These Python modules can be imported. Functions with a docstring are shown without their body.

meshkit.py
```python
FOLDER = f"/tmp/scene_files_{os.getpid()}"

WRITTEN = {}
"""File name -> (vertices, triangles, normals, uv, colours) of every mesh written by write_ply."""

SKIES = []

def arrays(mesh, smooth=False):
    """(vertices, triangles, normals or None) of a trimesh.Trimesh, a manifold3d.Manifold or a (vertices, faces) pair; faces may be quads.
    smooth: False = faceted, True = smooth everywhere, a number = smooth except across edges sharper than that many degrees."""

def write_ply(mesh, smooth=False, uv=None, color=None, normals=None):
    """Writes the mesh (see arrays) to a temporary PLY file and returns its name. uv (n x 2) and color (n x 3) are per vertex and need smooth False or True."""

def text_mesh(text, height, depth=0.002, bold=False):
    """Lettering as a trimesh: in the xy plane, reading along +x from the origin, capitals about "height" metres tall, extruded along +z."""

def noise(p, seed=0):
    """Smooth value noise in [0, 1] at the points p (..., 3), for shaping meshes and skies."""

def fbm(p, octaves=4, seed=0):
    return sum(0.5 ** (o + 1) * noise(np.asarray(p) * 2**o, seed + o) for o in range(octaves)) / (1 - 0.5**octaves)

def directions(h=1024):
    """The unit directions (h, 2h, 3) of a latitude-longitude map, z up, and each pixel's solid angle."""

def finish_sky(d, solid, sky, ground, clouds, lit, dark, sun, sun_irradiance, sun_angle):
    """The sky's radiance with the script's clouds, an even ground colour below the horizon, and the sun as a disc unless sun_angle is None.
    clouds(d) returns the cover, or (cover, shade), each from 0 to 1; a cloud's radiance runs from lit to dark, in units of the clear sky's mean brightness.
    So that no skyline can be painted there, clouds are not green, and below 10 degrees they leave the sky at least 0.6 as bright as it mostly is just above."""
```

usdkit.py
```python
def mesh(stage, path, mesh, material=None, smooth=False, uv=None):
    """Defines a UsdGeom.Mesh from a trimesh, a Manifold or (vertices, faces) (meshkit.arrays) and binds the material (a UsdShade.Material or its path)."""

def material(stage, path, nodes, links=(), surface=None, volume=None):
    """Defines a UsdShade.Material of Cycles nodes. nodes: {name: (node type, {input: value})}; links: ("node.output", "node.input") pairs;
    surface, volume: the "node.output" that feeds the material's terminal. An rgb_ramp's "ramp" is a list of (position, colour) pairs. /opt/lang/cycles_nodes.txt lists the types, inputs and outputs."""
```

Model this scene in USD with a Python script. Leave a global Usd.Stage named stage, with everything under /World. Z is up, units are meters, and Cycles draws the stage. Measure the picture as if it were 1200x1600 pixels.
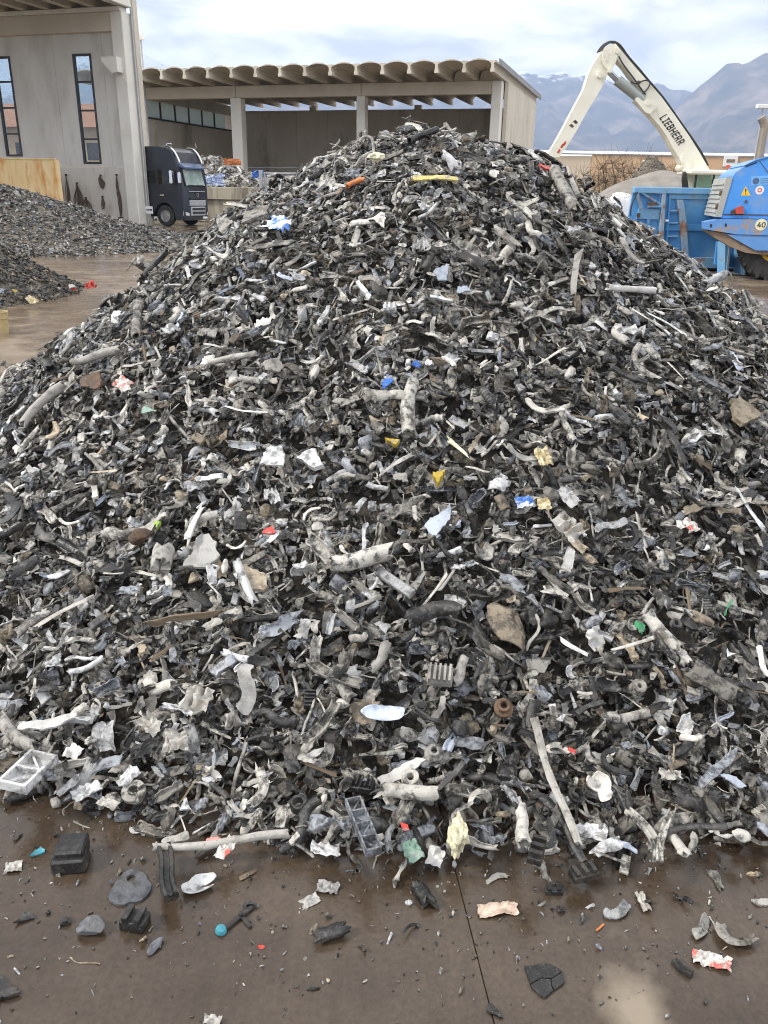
import math, random
import numpy as np, trimesh, manifold3d as m3, usdkit, meshkit
from shapely.geometry import Polygon, box as sbox
from scipy.spatial.transform import Rotation as Rot
from pxr import Usd, UsdGeom, UsdLux, UsdShade, Gf, Sdf, Vt

stage = Usd.Stage.CreateInMemory()
UsdGeom.SetStageUpAxis(stage, 'Z'); UsdGeom.SetStageMetersPerUnit(stage, 1.0)
UsdGeom.Xform.Define(stage, '/World'); UsdGeom.Scope.Define(stage, '/World/Looks')

# ------------------------------------------------------------------ camera
FPX, PITCH, ROLL, EYE = 1280.0, math.radians(21.35), math.radians(1.0), 1.65
EXPOSURE = 1.55
cam = UsdGeom.Camera.Define(stage, '/World/camera')
cam.CreateHorizontalApertureAttr(36.0); cam.CreateVerticalApertureAttr(48.0); cam.CreateFocalLengthAttr(36.0 * FPX / 1200)
cam.CreateClippingRangeAttr(Gf.Vec2f(0.05, 60000)); cam.CreateExposureAttr(EXPOSURE)
_R0, _U0, _F0 = np.array([1, 0, 0.]), np.array([0, math.sin(PITCH), math.cos(PITCH)]), np.array([0, math.cos(PITCH), -math.sin(PITCH)])
CR = math.cos(ROLL) * _R0 + math.sin(ROLL) * _U0
CU = -math.sin(ROLL) * _R0 + math.cos(ROLL) * _U0
cm = np.eye(4); cm[0, :3], cm[1, :3], cm[2, :3], cm[3, :3] = CR, CU, -_F0, [0, 0, EYE]
cam.AddTransformOp().Set(Gf.Matrix4d(*cm.ravel().tolist()))

# ------------------------------------------------------------------ sky and sun
SUN_AZ, SUN_EL = math.radians(-102), math.radians(40)      # azimuth from +y towards +x
SKY_STRENGTH, SUN_I, SUN_ANGLE = 0.066, 0.40, 10.0
sd = np.array([math.sin(SUN_AZ) * math.cos(SUN_EL), math.cos(SUN_AZ) * math.cos(SUN_EL), math.sin(SUN_EL)])
CLOUD_LIT, CLOUD_GREY = (11.6, 11.2, 10.7), (5.6, 5.6, 5.75)
sky_mat = usdkit.material(stage, '/World/Looks/sky_light', {
    'sky': ('sky_texture', {'sky_type': 'single_scattering', 'sun_disc': False, 'sun_elevation': SUN_EL, 'sun_rotation': SUN_AZ, 'aerosol_density': 1.5}),
    'tc': ('texture_coordinate', {}), 'sx': ('separate_xyz', {}),
    'zz': ('math', {'math_type': 'add', 'value2': 0.22}), 'zc': ('math', {'math_type': 'maximum', 'value2': 0.08}),
    'dx': ('math', {'math_type': 'divide'}), 'dy': ('math', {'math_type': 'divide'}), 'cv': ('combine_xyz', {'z': 3.1}),
    'n1': ('noise_texture', {'scale': 2.1, 'detail': 7.0, 'roughness': 0.55, 'distortion': 0.4}),
    'n2': ('noise_texture', {'scale': 1.3, 'detail': 3.0, 'roughness': 0.5}),
    'r1': ('rgb_ramp', {'ramp': [(0.41, CLOUD_GREY), (0.58, CLOUD_LIT)]}),
    'r2': ('rgb_ramp', {'ramp': [(0.25, (0.95,) * 3), (0.45, (1, 1, 1))]}),
    'mx': ('mix', {}), 'bg': ('background_shader', {'strength': SKY_STRENGTH})},
    [('tc.generated', 'sx.vector'), ('sx.z', 'zz.value1'), ('zz.value', 'zc.value1'), ('sx.x', 'dx.value1'), ('zc.value', 'dx.value2'), ('sx.y', 'dy.value1'), ('zc.value', 'dy.value2'),
     ('dx.value', 'cv.x'), ('dy.value', 'cv.y'), ('cv.vector', 'n1.vector'), ('cv.vector', 'n2.vector'), ('n1.fac', 'r1.fac'), ('n2.fac', 'r2.fac'),
     ('r2.color', 'mx.fac'), ('sky.color', 'mx.color1'), ('r1.color', 'mx.color2'), ('mx.color', 'bg.color')], surface='bg.background')
dome = UsdLux.DomeLight.Define(stage, '/World/sky')
UsdShade.MaterialBindingAPI.Apply(dome.GetPrim()).Bind(sky_mat)
dome.GetPrim().SetCustomDataByKey('kind', 'structure')
sun = UsdLux.DistantLight.Define(stage, '/World/sun')
sun.CreateIntensityAttr(SUN_I); sun.CreateAngleAttr(SUN_ANGLE); sun.CreateColorAttr(Gf.Vec3f(1, .955, .88))
UsdLux.LightAPI(sun).CreateNormalizeAttr(True)
zax = sd; xax = np.cross([0, 0, 1.], zax); xax /= np.linalg.norm(xax); yax = np.cross(zax, xax)
sm = np.eye(4); sm[0, :3], sm[1, :3], sm[2, :3] = xax, yax, zax
sun.AddTransformOp().Set(Gf.Matrix4d(*sm.ravel().tolist()))

# ------------------------------------------------------------------ measuring from the photograph (1200 x 1600 pixel coordinates)
O = np.array([0, 0, EYE])
def ray(X, Y):
    d = _F0 + CR * (X - 600) / FPX - CU * (Y - 800) / FPX
    return d
def ground(X, Y, z=0.0):
    d = ray(X, Y); return O + d * ((z - EYE) / d[2])
class Plane:
    """A vertical plane through P along the horizontal direction u; v points away behind it."""
    def __init__(s, P, yaw):
        s.P = np.array([P[0], P[1], 0.0]); a = math.radians(yaw)
        s.u, s.v = np.array([math.cos(a), -math.sin(a), 0]), np.array([math.sin(a), math.cos(a), 0])
    def px(s, X, Y, dv=0.0):
        d = ray(X, Y); t = ((s.P + s.v * dv - O) @ s.v) / (d @ s.v); q = O + d * t
        return np.array([(q - s.P) @ s.u, q[2]])
    def w(s, V):                        # local (s, depth, z) -> world
        V = np.asarray(V, float); return s.P + V[:, :1] * s.u + V[:, 1:2] * s.v + V[:, 2:3] * np.array([0, 0, 1.])
    def put(s, m):
        v, f = arr(m); return s.w(v), f
    def poly(s, pts, d0, d1, holes=()):  # polygon in (s, z), between depths d0 and d1
        p = pts if isinstance(pts, Polygon) else Polygon(pts, holes)
        if not p.is_valid: p = p.buffer(0)
        m = trimesh.creation.extrude_polygon(p, d1 - d0, engine='earcut'); v = np.array(m.vertices)
        return s.w(np.stack([v[:, 0], d1 - v[:, 2], v[:, 1]], 1)), np.array(m.faces)
    def pxpoly(s, pts, d0, d1, at=None):
        return s.poly([s.px(*p, d0 if at is None else at) for p in pts], d0, d1)
    def box(s, s0, s1, d0, d1, z0, z1, b=0.0):
        return s.put(bx(s0, s1, d0, d1, z0, z1, b))

# ------------------------------------------------------------------ mesh helpers
def arr(m):
    if isinstance(m, tuple): return np.asarray(m[0], float), np.asarray(m[1], int)
    v, f, _ = meshkit.arrays(m); return v, f
def cat(*ms):
    V, F, n = [], [], 0
    for m in ms:
        v, f = arr(m); V.append(v); F.append(f + n); n += len(v)
    return np.vstack(V), np.vstack(F)
def bx(x0, x1, y0, y1, z0, z1, b=0.0):
    if b <= 0:
        m = trimesh.creation.box([x1 - x0, y1 - y0, z1 - z0]); return np.array(m.vertices) + [(x0 + x1) / 2, (y0 + y1) / 2, (z0 + z1) / 2], np.array(m.faces)
    c = []
    for i in range(3):
        e = [b, b, b]; e[i] = 0
        c += [[(x0 + e[0], x1 - e[0])[k & 1], (y0 + e[1], y1 - e[1])[k >> 1 & 1], (z0 + e[2], z1 - e[2])[k >> 2]] for k in range(8)]
    return arr(m3.Manifold.hull_points(np.array(c)))
def cyl(p0, p1, r, n=12, r1=None):
    p0, p1 = np.asarray(p0, float), np.asarray(p1, float); r1 = r if r1 is None else r1
    t = p1 - p0; t = t / np.linalg.norm(t); a = np.cross(t, [0, 0, 1.] if abs(t[2]) < .9 else [1., 0, 0]); a /= np.linalg.norm(a); b = np.cross(t, a)
    an = np.arange(n) * 2 * np.pi / n; c = np.cos(an)[:, None] * a + np.sin(an)[:, None] * b
    v = np.vstack([p0 + c * r, p1 + c * r1, [p0], [p1]]); i = np.arange(n); j = (i + 1) % n
    return v, np.vstack([np.stack([i, i + n, j], 1)[:, [0, 2, 1]], np.stack([j, i + n, j + n], 1)[:, [0, 2, 1]], np.stack([i, j, np.full(n, 2 * n)], 1)[:, [1, 0, 2]], np.stack([i + n, np.full(n, 2 * n + 1), j + n], 1)[:, [0, 2, 1]]])
def lathe(prof, n=20, axis=2):
    """Closed (r, h) profile turned about an axis."""
    p = np.asarray(prof, float); k = len(p); an = np.arange(n) * 2 * np.pi / n
    v = np.stack([p[None, :, 0] * np.cos(an)[:, None], p[None, :, 0] * np.sin(an)[:, None], np.broadcast_to(p[None, :, 1], (n, k))], -1).reshape(-1, 3)
    i, j = np.meshgrid(np.arange(n), np.arange(k), indexing='ij'); i2, j2 = (i + 1) % n, (j + 1) % k
    q = np.stack([i * k + j, i2 * k + j, i2 * k + j2, i * k + j2], -1).reshape(-1, 4)
    f = np.vstack([q[:, [0, 1, 2]], q[:, [0, 2, 3]]])
    if axis == 1: v = v[:, [0, 2, 1]]; f = f[:, ::-1]
    if axis == 0: v = v[:, [2, 0, 1]]
    return v, f
def frames(p):
    t = np.gradient(p, axis=0); t /= np.linalg.norm(t, axis=1, keepdims=True) + 1e-12
    a = np.zeros_like(p); r = np.array([0, 0, 1.]) if abs(t[0, 2]) < .9 else np.array([0, 1., 0])
    for i in range(len(p)):
        r = r - t[i] * (r @ t[i]); r /= np.linalg.norm(r) + 1e-12; a[i] = r
    return t, a, np.cross(t, a)
def sweep(path, prof, scale=None, twist=None, caps=True, jag=None):
    """prof (m, 2): x along the binormal, y along the normal."""
    p = np.asarray(path, float); n, m = len(p), len(prof); t, a, b = frames(p)
    sc = np.ones((n, 2)) if scale is None else (np.repeat(np.asarray(scale, float)[:, None], 2, 1) if np.ndim(scale) == 1 else np.asarray(scale, float))
    q = np.broadcast_to(np.asarray(prof, float)[None], (n, m, 2)) * sc[:, None]
    if twist is not None:
        c, s = np.cos(twist)[:, None], np.sin(twist)[:, None]; q = np.stack([q[..., 0] * c - q[..., 1] * s, q[..., 0] * s + q[..., 1] * c], -1)
    v = p[:, None] + q[..., :1] * b[:, None] + q[..., 1:] * a[:, None]
    if jag is not None: v[0] += t[0] * jag[0][:, None]; v[-1] += t[-1] * jag[1][:, None]
    i, j = np.meshgrid(np.arange(n - 1), np.arange(m), indexing='ij'); j2 = (j + 1) % m
    f = np.stack([i * m + j, (i + 1) * m + j, (i + 1) * m + j2, i * m + j2], -1).reshape(-1, 4)
    f = np.vstack([f[:, [0, 1, 2]], f[:, [0, 2, 3]]]); V = v.reshape(-1, 3)
    if caps:
        k = np.arange(m); V = np.vstack([V, v[0].mean(0)[None], v[-1].mean(0)[None]])
        f = np.vstack([f, np.stack([k, (k + 1) % m, np.full(m, n * m)], 1), np.stack([k + (n - 1) * m, np.full(m, n * m + 1), (k + 1) % m + (n - 1) * m], 1)])
    return V, f
def circle(m, r=1.0): a = np.arange(m) * 2 * np.pi / m; return np.stack([np.cos(a), np.sin(a)], 1) * r
def tube(path, r, n=6): return sweep(path, circle(n), np.broadcast_to(r, (len(path),)))
def curve(pts, n=16):
    from scipy.interpolate import CubicSpline
    pts = np.asarray(pts, float); t = np.r_[0, np.cumsum(np.linalg.norm(np.diff(pts, axis=0), axis=1))]
    return CubicSpline(t, pts)(np.linspace(0, t[-1], n))

taken = {}
def numbered(path):
    k = taken.get(path); taken[path] = 0 if k is None else k + 1
    return path if k is None else f'{path}_{k + 1:03d}'
def data(p, **kw):
    for k, v in kw.items():
        if v: p.SetCustomDataByKey(k, v)
base = {}
def thing(name, loc, label, category, group=None, kind=None):
    x = UsdGeom.Xform.Define(stage, numbered('/World/' + name)); x.AddTranslateOp().Set(Gf.Vec3d(*map(float, loc)))
    data(x.GetPrim(), label=label, category=category, group=group, kind=kind); base[str(x.GetPath())] = np.array(loc, float); return x.GetPrim()
def obj(name, mesh, mat, parent=None, label=None, category=None, group=None, kind=None, smooth=False, at=None):
    """One Mesh prim from world coordinates; under parent its points become local to the parent's base."""
    v, f = arr(mesh); pp = '/World' if parent is None else str(parent.GetPath())
    path = numbered(pp + '/' + name); off = base.get(pp, np.zeros(3))
    if parent is None and at is not None: off = np.array(at, float)
    m = usdkit.mesh(stage, path, (v - off, f), MAT[mat] if isinstance(mat, str) else mat, smooth)
    if parent is None and at is not None: m.AddTranslateOp().Set(Gf.Vec3d(*map(float, off)))
    base[path] = off
    data(m.GetPrim(), label=label, category=category, group=group, kind=kind); return m.GetPrim()

# ------------------------------------------------------------------ materials
MAT = {}
def mat(name, c1, c2=None, scale=3.0, rough=.6, rough2=None, bump=0.0, bscale=40.0, lo=.35, hi=.65, metallic=0.0, spec=.5, detail=5.0, stretch=(1, 1, 1), c3=None, s3=1.0, lo3=.55, hi3=.7, coat=0.0, vary=0.0, coord='object'):
    """Two noisy tones c1, c2, and a third (rust, stains, dust) where a second noise is high."""
    c2 = c1 if c2 is None else c2
    N = {'tc': ('texture_coordinate', {}), 'ge': ('geometry', {}), 'mp': ('mapping', {'scale': stretch}), 'oi': ('object_info', {}),
         'n': ('noise_texture', {'scale': scale, 'detail': detail, 'roughness': .62}), 'r': ('rgb_ramp', {'ramp': [(lo, c1), (hi, c2)]}),
         'p': ('principled_bsdf', {'roughness': rough, 'metallic': metallic, 'specular_ior_level': spec, 'coat_weight': coat})}
    L = [('tc.object' if coord == 'object' else 'ge.position', 'mp.vector'), ('n.fac', 'r.fac')]
    vec = 'mp.vector'
    if vary:
        N['rv'] = ('math', {'math_type': 'multiply', 'value2': 37.0}); N['ad'] = ('vector_math', {'math_type': 'add'}); N['cx'] = ('combine_xyz', {})
        L += [('oi.random', 'rv.value1'), ('rv.value', 'cx.x'), ('rv.value', 'cx.z'), ('mp.vector', 'ad.vector1'), ('cx.vector', 'ad.vector2')]; vec = 'ad.vector'
    L.append((vec, 'n.vector')); out = 'r.color'
    if c3 is not None:
        N['n3'] = ('noise_texture', {'scale': s3, 'detail': 6.0, 'roughness': .6}); N['r3'] = ('rgb_ramp', {'ramp': [(lo3, (0, 0, 0)), (hi3, (1, 1, 1))]}); N['m3'] = ('mix', {'color2': c3})
        L += [(vec, 'n3.vector'), ('n3.fac', 'r3.fac'), ('r3.color', 'm3.fac'), (out, 'm3.color1')]; out = 'm3.color'
    if vary:
        N['mr'] = ('map_range', {'to_min': 1 - vary, 'to_max': 1 + vary}); N['hs'] = ('hsv', {}); L += [('oi.random', 'mr.value'), ('mr.result', 'hs.value'), (out, 'hs.color')]; out = 'hs.color'
    L.append((out, 'p.base_color'))
    if rough2 is not None:
        N['rr'] = ('map_range', {'from_min': lo, 'from_max': hi, 'to_min': rough, 'to_max': rough2, 'clamp': True}); L += [('n.fac', 'rr.value'), ('rr.result', 'p.roughness')]
    if bump:
        N['bn'] = ('noise_texture', {'scale': bscale, 'detail': 5.0, 'roughness': .65}); N['b'] = ('bump', {'strength': 1.0, 'distance': bump}); L += [(vec, 'bn.vector'), ('bn.fac', 'b.height'), ('b.normal', 'p.normal')]
    MAT[name] = usdkit.material(stage, '/World/Looks/' + name, N, L, surface='p.BSDF'); return MAT[name]
def piece_mat(name, dark, dust, cover, rough=.75, bump=.004, spec=.4, band=.06, wear=.55, mud=.5):
    """Scrap: a bare tone, a dried dusty tone in patches, brown mud here and there, scuffed edges, a wrinkled skin."""
    N = {'tc': ('texture_coordinate', {}), 'ge': ('geometry', {}), 'oi': ('object_info', {}), 'rv': ('math', {'math_type': 'multiply', 'value2': 37.0}), 'cx': ('combine_xyz', {}), 'ad': ('vector_math', {'math_type': 'add'}),
         'n': ('noise_texture', {'scale': 26, 'detail': 8.0, 'roughness': .68}), 'r': ('rgb_ramp', {'ramp': [(cover - band, dark), (cover + band, dust)]}),
         'n3': ('noise_texture', {'scale': 75, 'detail': 5.0, 'roughness': .65}), 'r3': ('rgb_ramp', {'ramp': [(.57, (0, 0, 0)), (.68, (.5, .5, .5))]}), 'm3': ('mix', {'color2': tuple(min(.62, x * 1.7 + .02) for x in dust)}),
         'n4': ('noise_texture', {'scale': 9, 'detail': 5.0, 'roughness': .6}), 'r4': ('rgb_ramp', {'ramp': [(.50, (0, 0, 0)), (.64, (mud,) * 3)]}), 'm4': ('mix', {'color2': (.125, .105, .080)}),
         'rp': ('rgb_ramp', {'ramp': [(.515, (0, 0, 0)), (.60, (wear,) * 3)]}), 'mp': ('mix', {'color2': tuple(min(.7, x * 1.5 + .07) for x in dust)}),
         'mr': ('map_range', {'to_min': .62, 'to_max': 1.4}), 'hs': ('hsv', {}), 'bn': ('noise_texture', {'scale': 62, 'detail': 6.0, 'roughness': .7}), 'b': ('bump', {'strength': 1.0, 'distance': bump}),
         'rr': ('map_range', {'from_min': .4, 'from_max': .6, 'to_min': rough * .62, 'to_max': min(1., rough * 1.15), 'clamp': True}), 'p': ('principled_bsdf', {'specular_ior_level': spec})}
    L = [('oi.random', 'rv.value1'), ('rv.value', 'cx.x'), ('rv.value', 'cx.z'), ('tc.object', 'ad.vector1'), ('cx.vector', 'ad.vector2')] + [('ad.vector', k + '.vector') for k in ('n', 'n3', 'n4', 'bn')]
    L += [('n.fac', 'r.fac'), ('n3.fac', 'r3.fac'), ('r3.color', 'm3.fac'), ('r.color', 'm3.color1'), ('n4.fac', 'r4.fac'), ('r4.color', 'm4.fac'), ('m3.color', 'm4.color1'), ('ge.pointiness', 'rp.fac'), ('rp.color', 'mp.fac'), ('m4.color', 'mp.color1'),
          ('oi.random', 'mr.value'), ('mr.result', 'hs.value'), ('mp.color', 'hs.color'), ('hs.color', 'p.base_color'), ('n.fac', 'rr.value'), ('rr.result', 'p.roughness'), ('bn.fac', 'b.height'), ('b.normal', 'p.normal')]
    MAT[name] = usdkit.material(stage, '/World/Looks/' + name, N, L, surface='p.BSDF')

G = lambda x, w=0.0: (x * (1 + w), x, x * (1 - 1.3 * w))
piece_mat('rubber_black', G(.011), (.080, .079, .075), .56, .45, spec=.5, mud=.3)
piece_mat('rubber_wet', G(.009), (.040, .038, .035), .58, .28, spec=.6, wear=.25, mud=.2)
piece_mat('rubber_dusty', (.020, .0195, .018), (.225, .212, .188), .50, .6, mud=.55)
piece_mat('rubber_grey', (.050, .049, .046), (.37, .355, .32), .48, .6, mud=.55)
piece_mat('plastic_grey', (.17, .172, .172), (.50, .505, .505), .46, .48, mud=.25)
piece_mat('stone_slate', (.050, .053, .060), (.125, .13, .142), .47, .6, wear=.3, mud=.3)
piece_mat('plastic_slate', (.055, .060, .068), (.235, .25, .275), .49, .38, spec=.6, mud=.2)
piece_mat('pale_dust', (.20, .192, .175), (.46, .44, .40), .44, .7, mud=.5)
piece_mat('pale_white', (.33, .325, .31), (.50, .49, .465), .42, .5, mud=.4)
piece_mat('pale_blue', (.28, .33, .41), (.43, .48, .56), .42, .4, mud=.25)
piece_mat('mud_brown', (.036, .029, .021), (.18, .15, .11), .5, .75, mud=.2)
piece_mat('tan_scrap', (.16, .125, .085), (.38, .32, .235), .46, .7)
mat('heap_core', (.020, .018, .015), (.085, .075, .060), scale=45, rough=.95, bump=.01, bscale=60, detail=7)
piece_mat('cream_foam', (.40, .37, .24), (.60, .57, .40), .45, .9, mud=.2)
piece_mat('rust_brown', (.055, .033, .02), (.13, .08, .05), .5, .85)
for nm, c in dict(red_scrap=(.55, .05, .035), blue_scrap=(.03, .15, .55), yellow_scrap=(.50, .36, .04), green_scrap=(.06, .32, .14), pink_scrap=(.62, .30, .27), lime_scrap=(.28, .45, .03), teal_scrap=(.05, .27, .34), orange_scrap=(.62, .20, .05)).items():
    mat(nm, c, tuple(x * .6 for x in c), scale=20, rough=.5, bump=.001, bscale=120, c3=G(.24, .03), s3=30, lo3=.56, hi3=.66)
mat('yellow_hose', (.54, .46, .14), (.44, .38, .16), scale=14, rough=.55, c3=G(.25, .03), s3=26, bump=.001)
mat('green_faded', (.13, .24, .18), (.24, .34, .28), scale=18, rough=.6, c3=G(.25, .03), s3=30)
mat('foil_mixed', (.62, .60, .57), (.34, .31, .28), scale=30, rough=.42, c3=(.58, .10, .08), s3=22, lo3=.56, hi3=.62, bump=.001)
mat('foil_white', (.47, .455, .42), (.25, .23, .20), scale=26, rough=.5, bump=.001)
mat('foil_gold', (.46, .38, .20), (.56, .50, .34), scale=24, rough=.5, bump=.001)
mat('foil_cream', (.62, .52, .42), (.36, .25, .19), scale=40, rough=.55, bump=.001)
mat('foil_blue', (.10, .22, .55), (.66, .68, .72), scale=16, lo=.47, hi=.53, rough=.45)
mat('wood_scrap', (.21, .16, .105), (.12, .09, .06), scale=10, stretch=(1, 9, 9), rough=.85, bump=.002)

# concrete of the buildings
mat('concrete', (.57, .555, .51), (.64, .62, .575), scale=.9, rough=.85, bump=.004, bscale=14, c3=(.44, .415, .37), s3=.6, lo3=.48, hi3=.70, stretch=(1, 1, .4))
mat('concrete_pale', (.66, .64, .58), (.72, .70, .64), scale=1.2, rough=.85, bump=.003, bscale=14, c3=(.50, .465, .40), s3=.6, lo3=.52, hi3=.75)
mat('concrete_warm', (.50, .455, .375), (.58, .53, .44), scale=.8, rough=.88, bump=.004, bscale=10, c3=(.39, .35, .285), s3=.5, stretch=(1, 1, .35))
mat('concrete_dull', (.56, .52, .44), (.64, .595, .51), scale=.7, rough=.9, bump=.004, bscale=8, c3=(.33, .30, .25), s3=.5, stretch=(1, 1, .3))
mat('concrete_stained', (.40, .36, .28), (.50, .46, .37), scale=1.4, rough=.9, bump=.004, bscale=10, stretch=(1, 1, .12), c3=(.17, .145, .11), s3=1.8, lo3=.47, hi3=.66)
mat('plinth_stained', (.54, .515, .465), (.62, .595, .54), scale=1.2, rough=.88, bump=.003, bscale=12, c3=(.36, .31, .25), s3=1.6, lo3=.5, hi3=.72, stretch=(1, 1, .35))
mat('joint_dark', (.028, .021, .015), rough=.9)
mat('roof_sheet', G(.20, -.02), G(.26, -.02), scale=2, rough=.6)
MAT['translucent_panel'] = usdkit.material(stage, '/World/Looks/translucent_sheet', {'d': ('principled_bsdf', {'base_color': (.66, .72, .71), 'roughness': .45}), 't': ('translucent_bsdf', {'color': (.72, .80, .79)}), 'm': ('mix_closure', {'fac': .6})}, [('d.BSDF', 'm.closure1'), ('t.BSDF', 'm.closure2')], surface='m.closure')
mat('window_frame', G(.022, -.05), rough=.45)
mat('rope', (.075, .055, .04), (.13, .10, .075), scale=20, rough=.95)
mat('rust_sheet', (.70, .50, .23), (.78, .63, .36), scale=1.3, rough=.7, bump=.002, bscale=20, stretch=(1, 1, .3), c3=(.58, .24, .04), s3=1.5, lo3=.47, hi3=.64)
mat('bucket_paint', (.46, .36, .19), (.38, .29, .14), scale=8, rough=.5, c3=(.35, .28, .18), s3=9)
mat('sign_white', G(.78), G(.7), scale=6, rough=.5)
mat('print_black', G(.02), rough=.6)
mat('galvanised', G(.36, -.02), G(.46, -.02), scale=4, rough=.5, metallic=.4)
mat('truck_paint', (.013, .015, .022), (.016, .019, .028), scale=2, rough=.34, coat=.2, spec=.35, c3=(.03, .03, .032), s3=1.5)
mat('truck_blue', (.045, .09, .20), rough=.3, coat=.6)
mat('truck_silver', G(.34, -.03), G(.42, -.03), scale=4, rough=.35, metallic=.4)
mat('truck_black', G(.014), G(.024), scale=6, rough=.55)
mat('chrome', G(.7), rough=.15, metallic=1)
mat('lamp_glass', G(.55), rough=.12)
mat('windscreen', (.22, .30, .28), (.40, .46, .43), scale=2.2, rough=.12)  # pale greenish reflections are put into the base colour
mat('tyre', G(.018), G(.05, .06), scale=5, rough=.85, bump=.004, bscale=30)
mat('rim', G(.42), G(.25), scale=8, rough=.5, metallic=.3)
mat('boom_white', (.74, .71, .58), (.80, .78, .67), scale=1.4, rough=.42, c3=(.46, .38, .25), s3=1.5, lo3=.57, hi3=.76)
mat('cylinder_grey', (.30, .34, .32), (.36, .40, .38), scale=3, rough=.4)
mat('hose_black', G(.02), G(.035), scale=6, rough=.6)
mat('steel_rod', G(.5), rough=.2, metallic=1)
mat('red_paint', (.55, .07, .04), (.42, .06, .04), scale=6, rough=.5)
mat('skip_blue', (.075, .27, .58), (.10, .33, .64), scale=1.8, rough=.45, bump=.002, bscale=9, c3=(.22, .36, .50), s3=1.6, lo3=.54, hi3=.72)
mat('skip_blue_worn', (.12, .31, .55), (.20, .38, .55), scale=2.5, rough=.55, bump=.002, bscale=9, c3=(.26, .13, .06), s3=2.6, lo3=.56, hi3=.66)
mat('skip_rusty', (.18, .33, .50), (.33, .36, .36), scale=3, rough=.65, bump=.002, bscale=12, c3=(.27, .12, .05), s3=2.6, lo3=.50, hi3=.60)
mat('loader_blue', (.045, .25, .70), (.06, .29, .74), scale=1.2, rough=.32, coat=.3, c3=(.24, .32, .45), s3=1.6, lo3=.52, hi3=.74, bump=.002, bscale=6)
mat('loader_worn', (.09, .25, .56), (.13, .28, .55), scale=2.2, rough=.5, c3=(.33, .24, .17), s3=2.2, lo3=.53, hi3=.60, bump=.002, bscale=14)
mat('loader_mud', (.20, .145, .10), (.27, .20, .14), scale=4, rough=.9, bump=.006, bscale=10, c3=(.09, .06, .04), s3=3)
mat('loader_grille', (.34, .35, .33), (.40, .41, .38), scale=2, rough=.55, c3=(.32, .31, .27), s3=2.4)
mat('pipe_steel', (.34, .27, .19), (.26, .23, .19), scale=8, rough=.45, metallic=.6)
mat('sticker_yellow', (.80, .50, .02), rough=.45); mat('sticker_cream', (.72, .66, .44), rough=.5); mat('sticker_red', (.65, .06, .05), rough=.5)
mat('sticker_blue', (.16, .42, .78), rough=.4)
mat('bag_white', G(.74), G(.66), scale=5, rough=.75, bump=.01, bscale=9, c3=G(.5, .03), s3=3)
mat('warehouse_tan', (.55, .37, .22), (.60, .42, .26), scale=.2, rough=.85); mat('warehouse_pale', (.56, .46, .34), (.60, .50, .38), scale=.2, rough=.85)
mat('roof_tile', (.30, .12, .06), (.38, .17, .09), scale=3, rough=.8)
mat('gravel', (.19, .175, .155), (.27, .25, .225), scale=1.3, rough=.95, bump=.05, bscale=5, c3=(.14, .125, .11), s3=.5)
mat('twig', (.10, .068, .045), (.15, .105, .07), scale=5, rough=.9); mat('twig_green', (.10, .10, .05), (.14, .12, .07), scale=5, rough=.9)
mat('grass', (.055, .06, .03), (.09, .085, .045), scale=.05, rough=.95)
mat('mountain', (.050, .050, .046), (.095, .080, .066), scale=.0022, rough=1, spec=.05, c3=(.20, .145, .11), s3=.0016, lo3=.5, hi3=.7, coord='world', detail=8)

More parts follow.
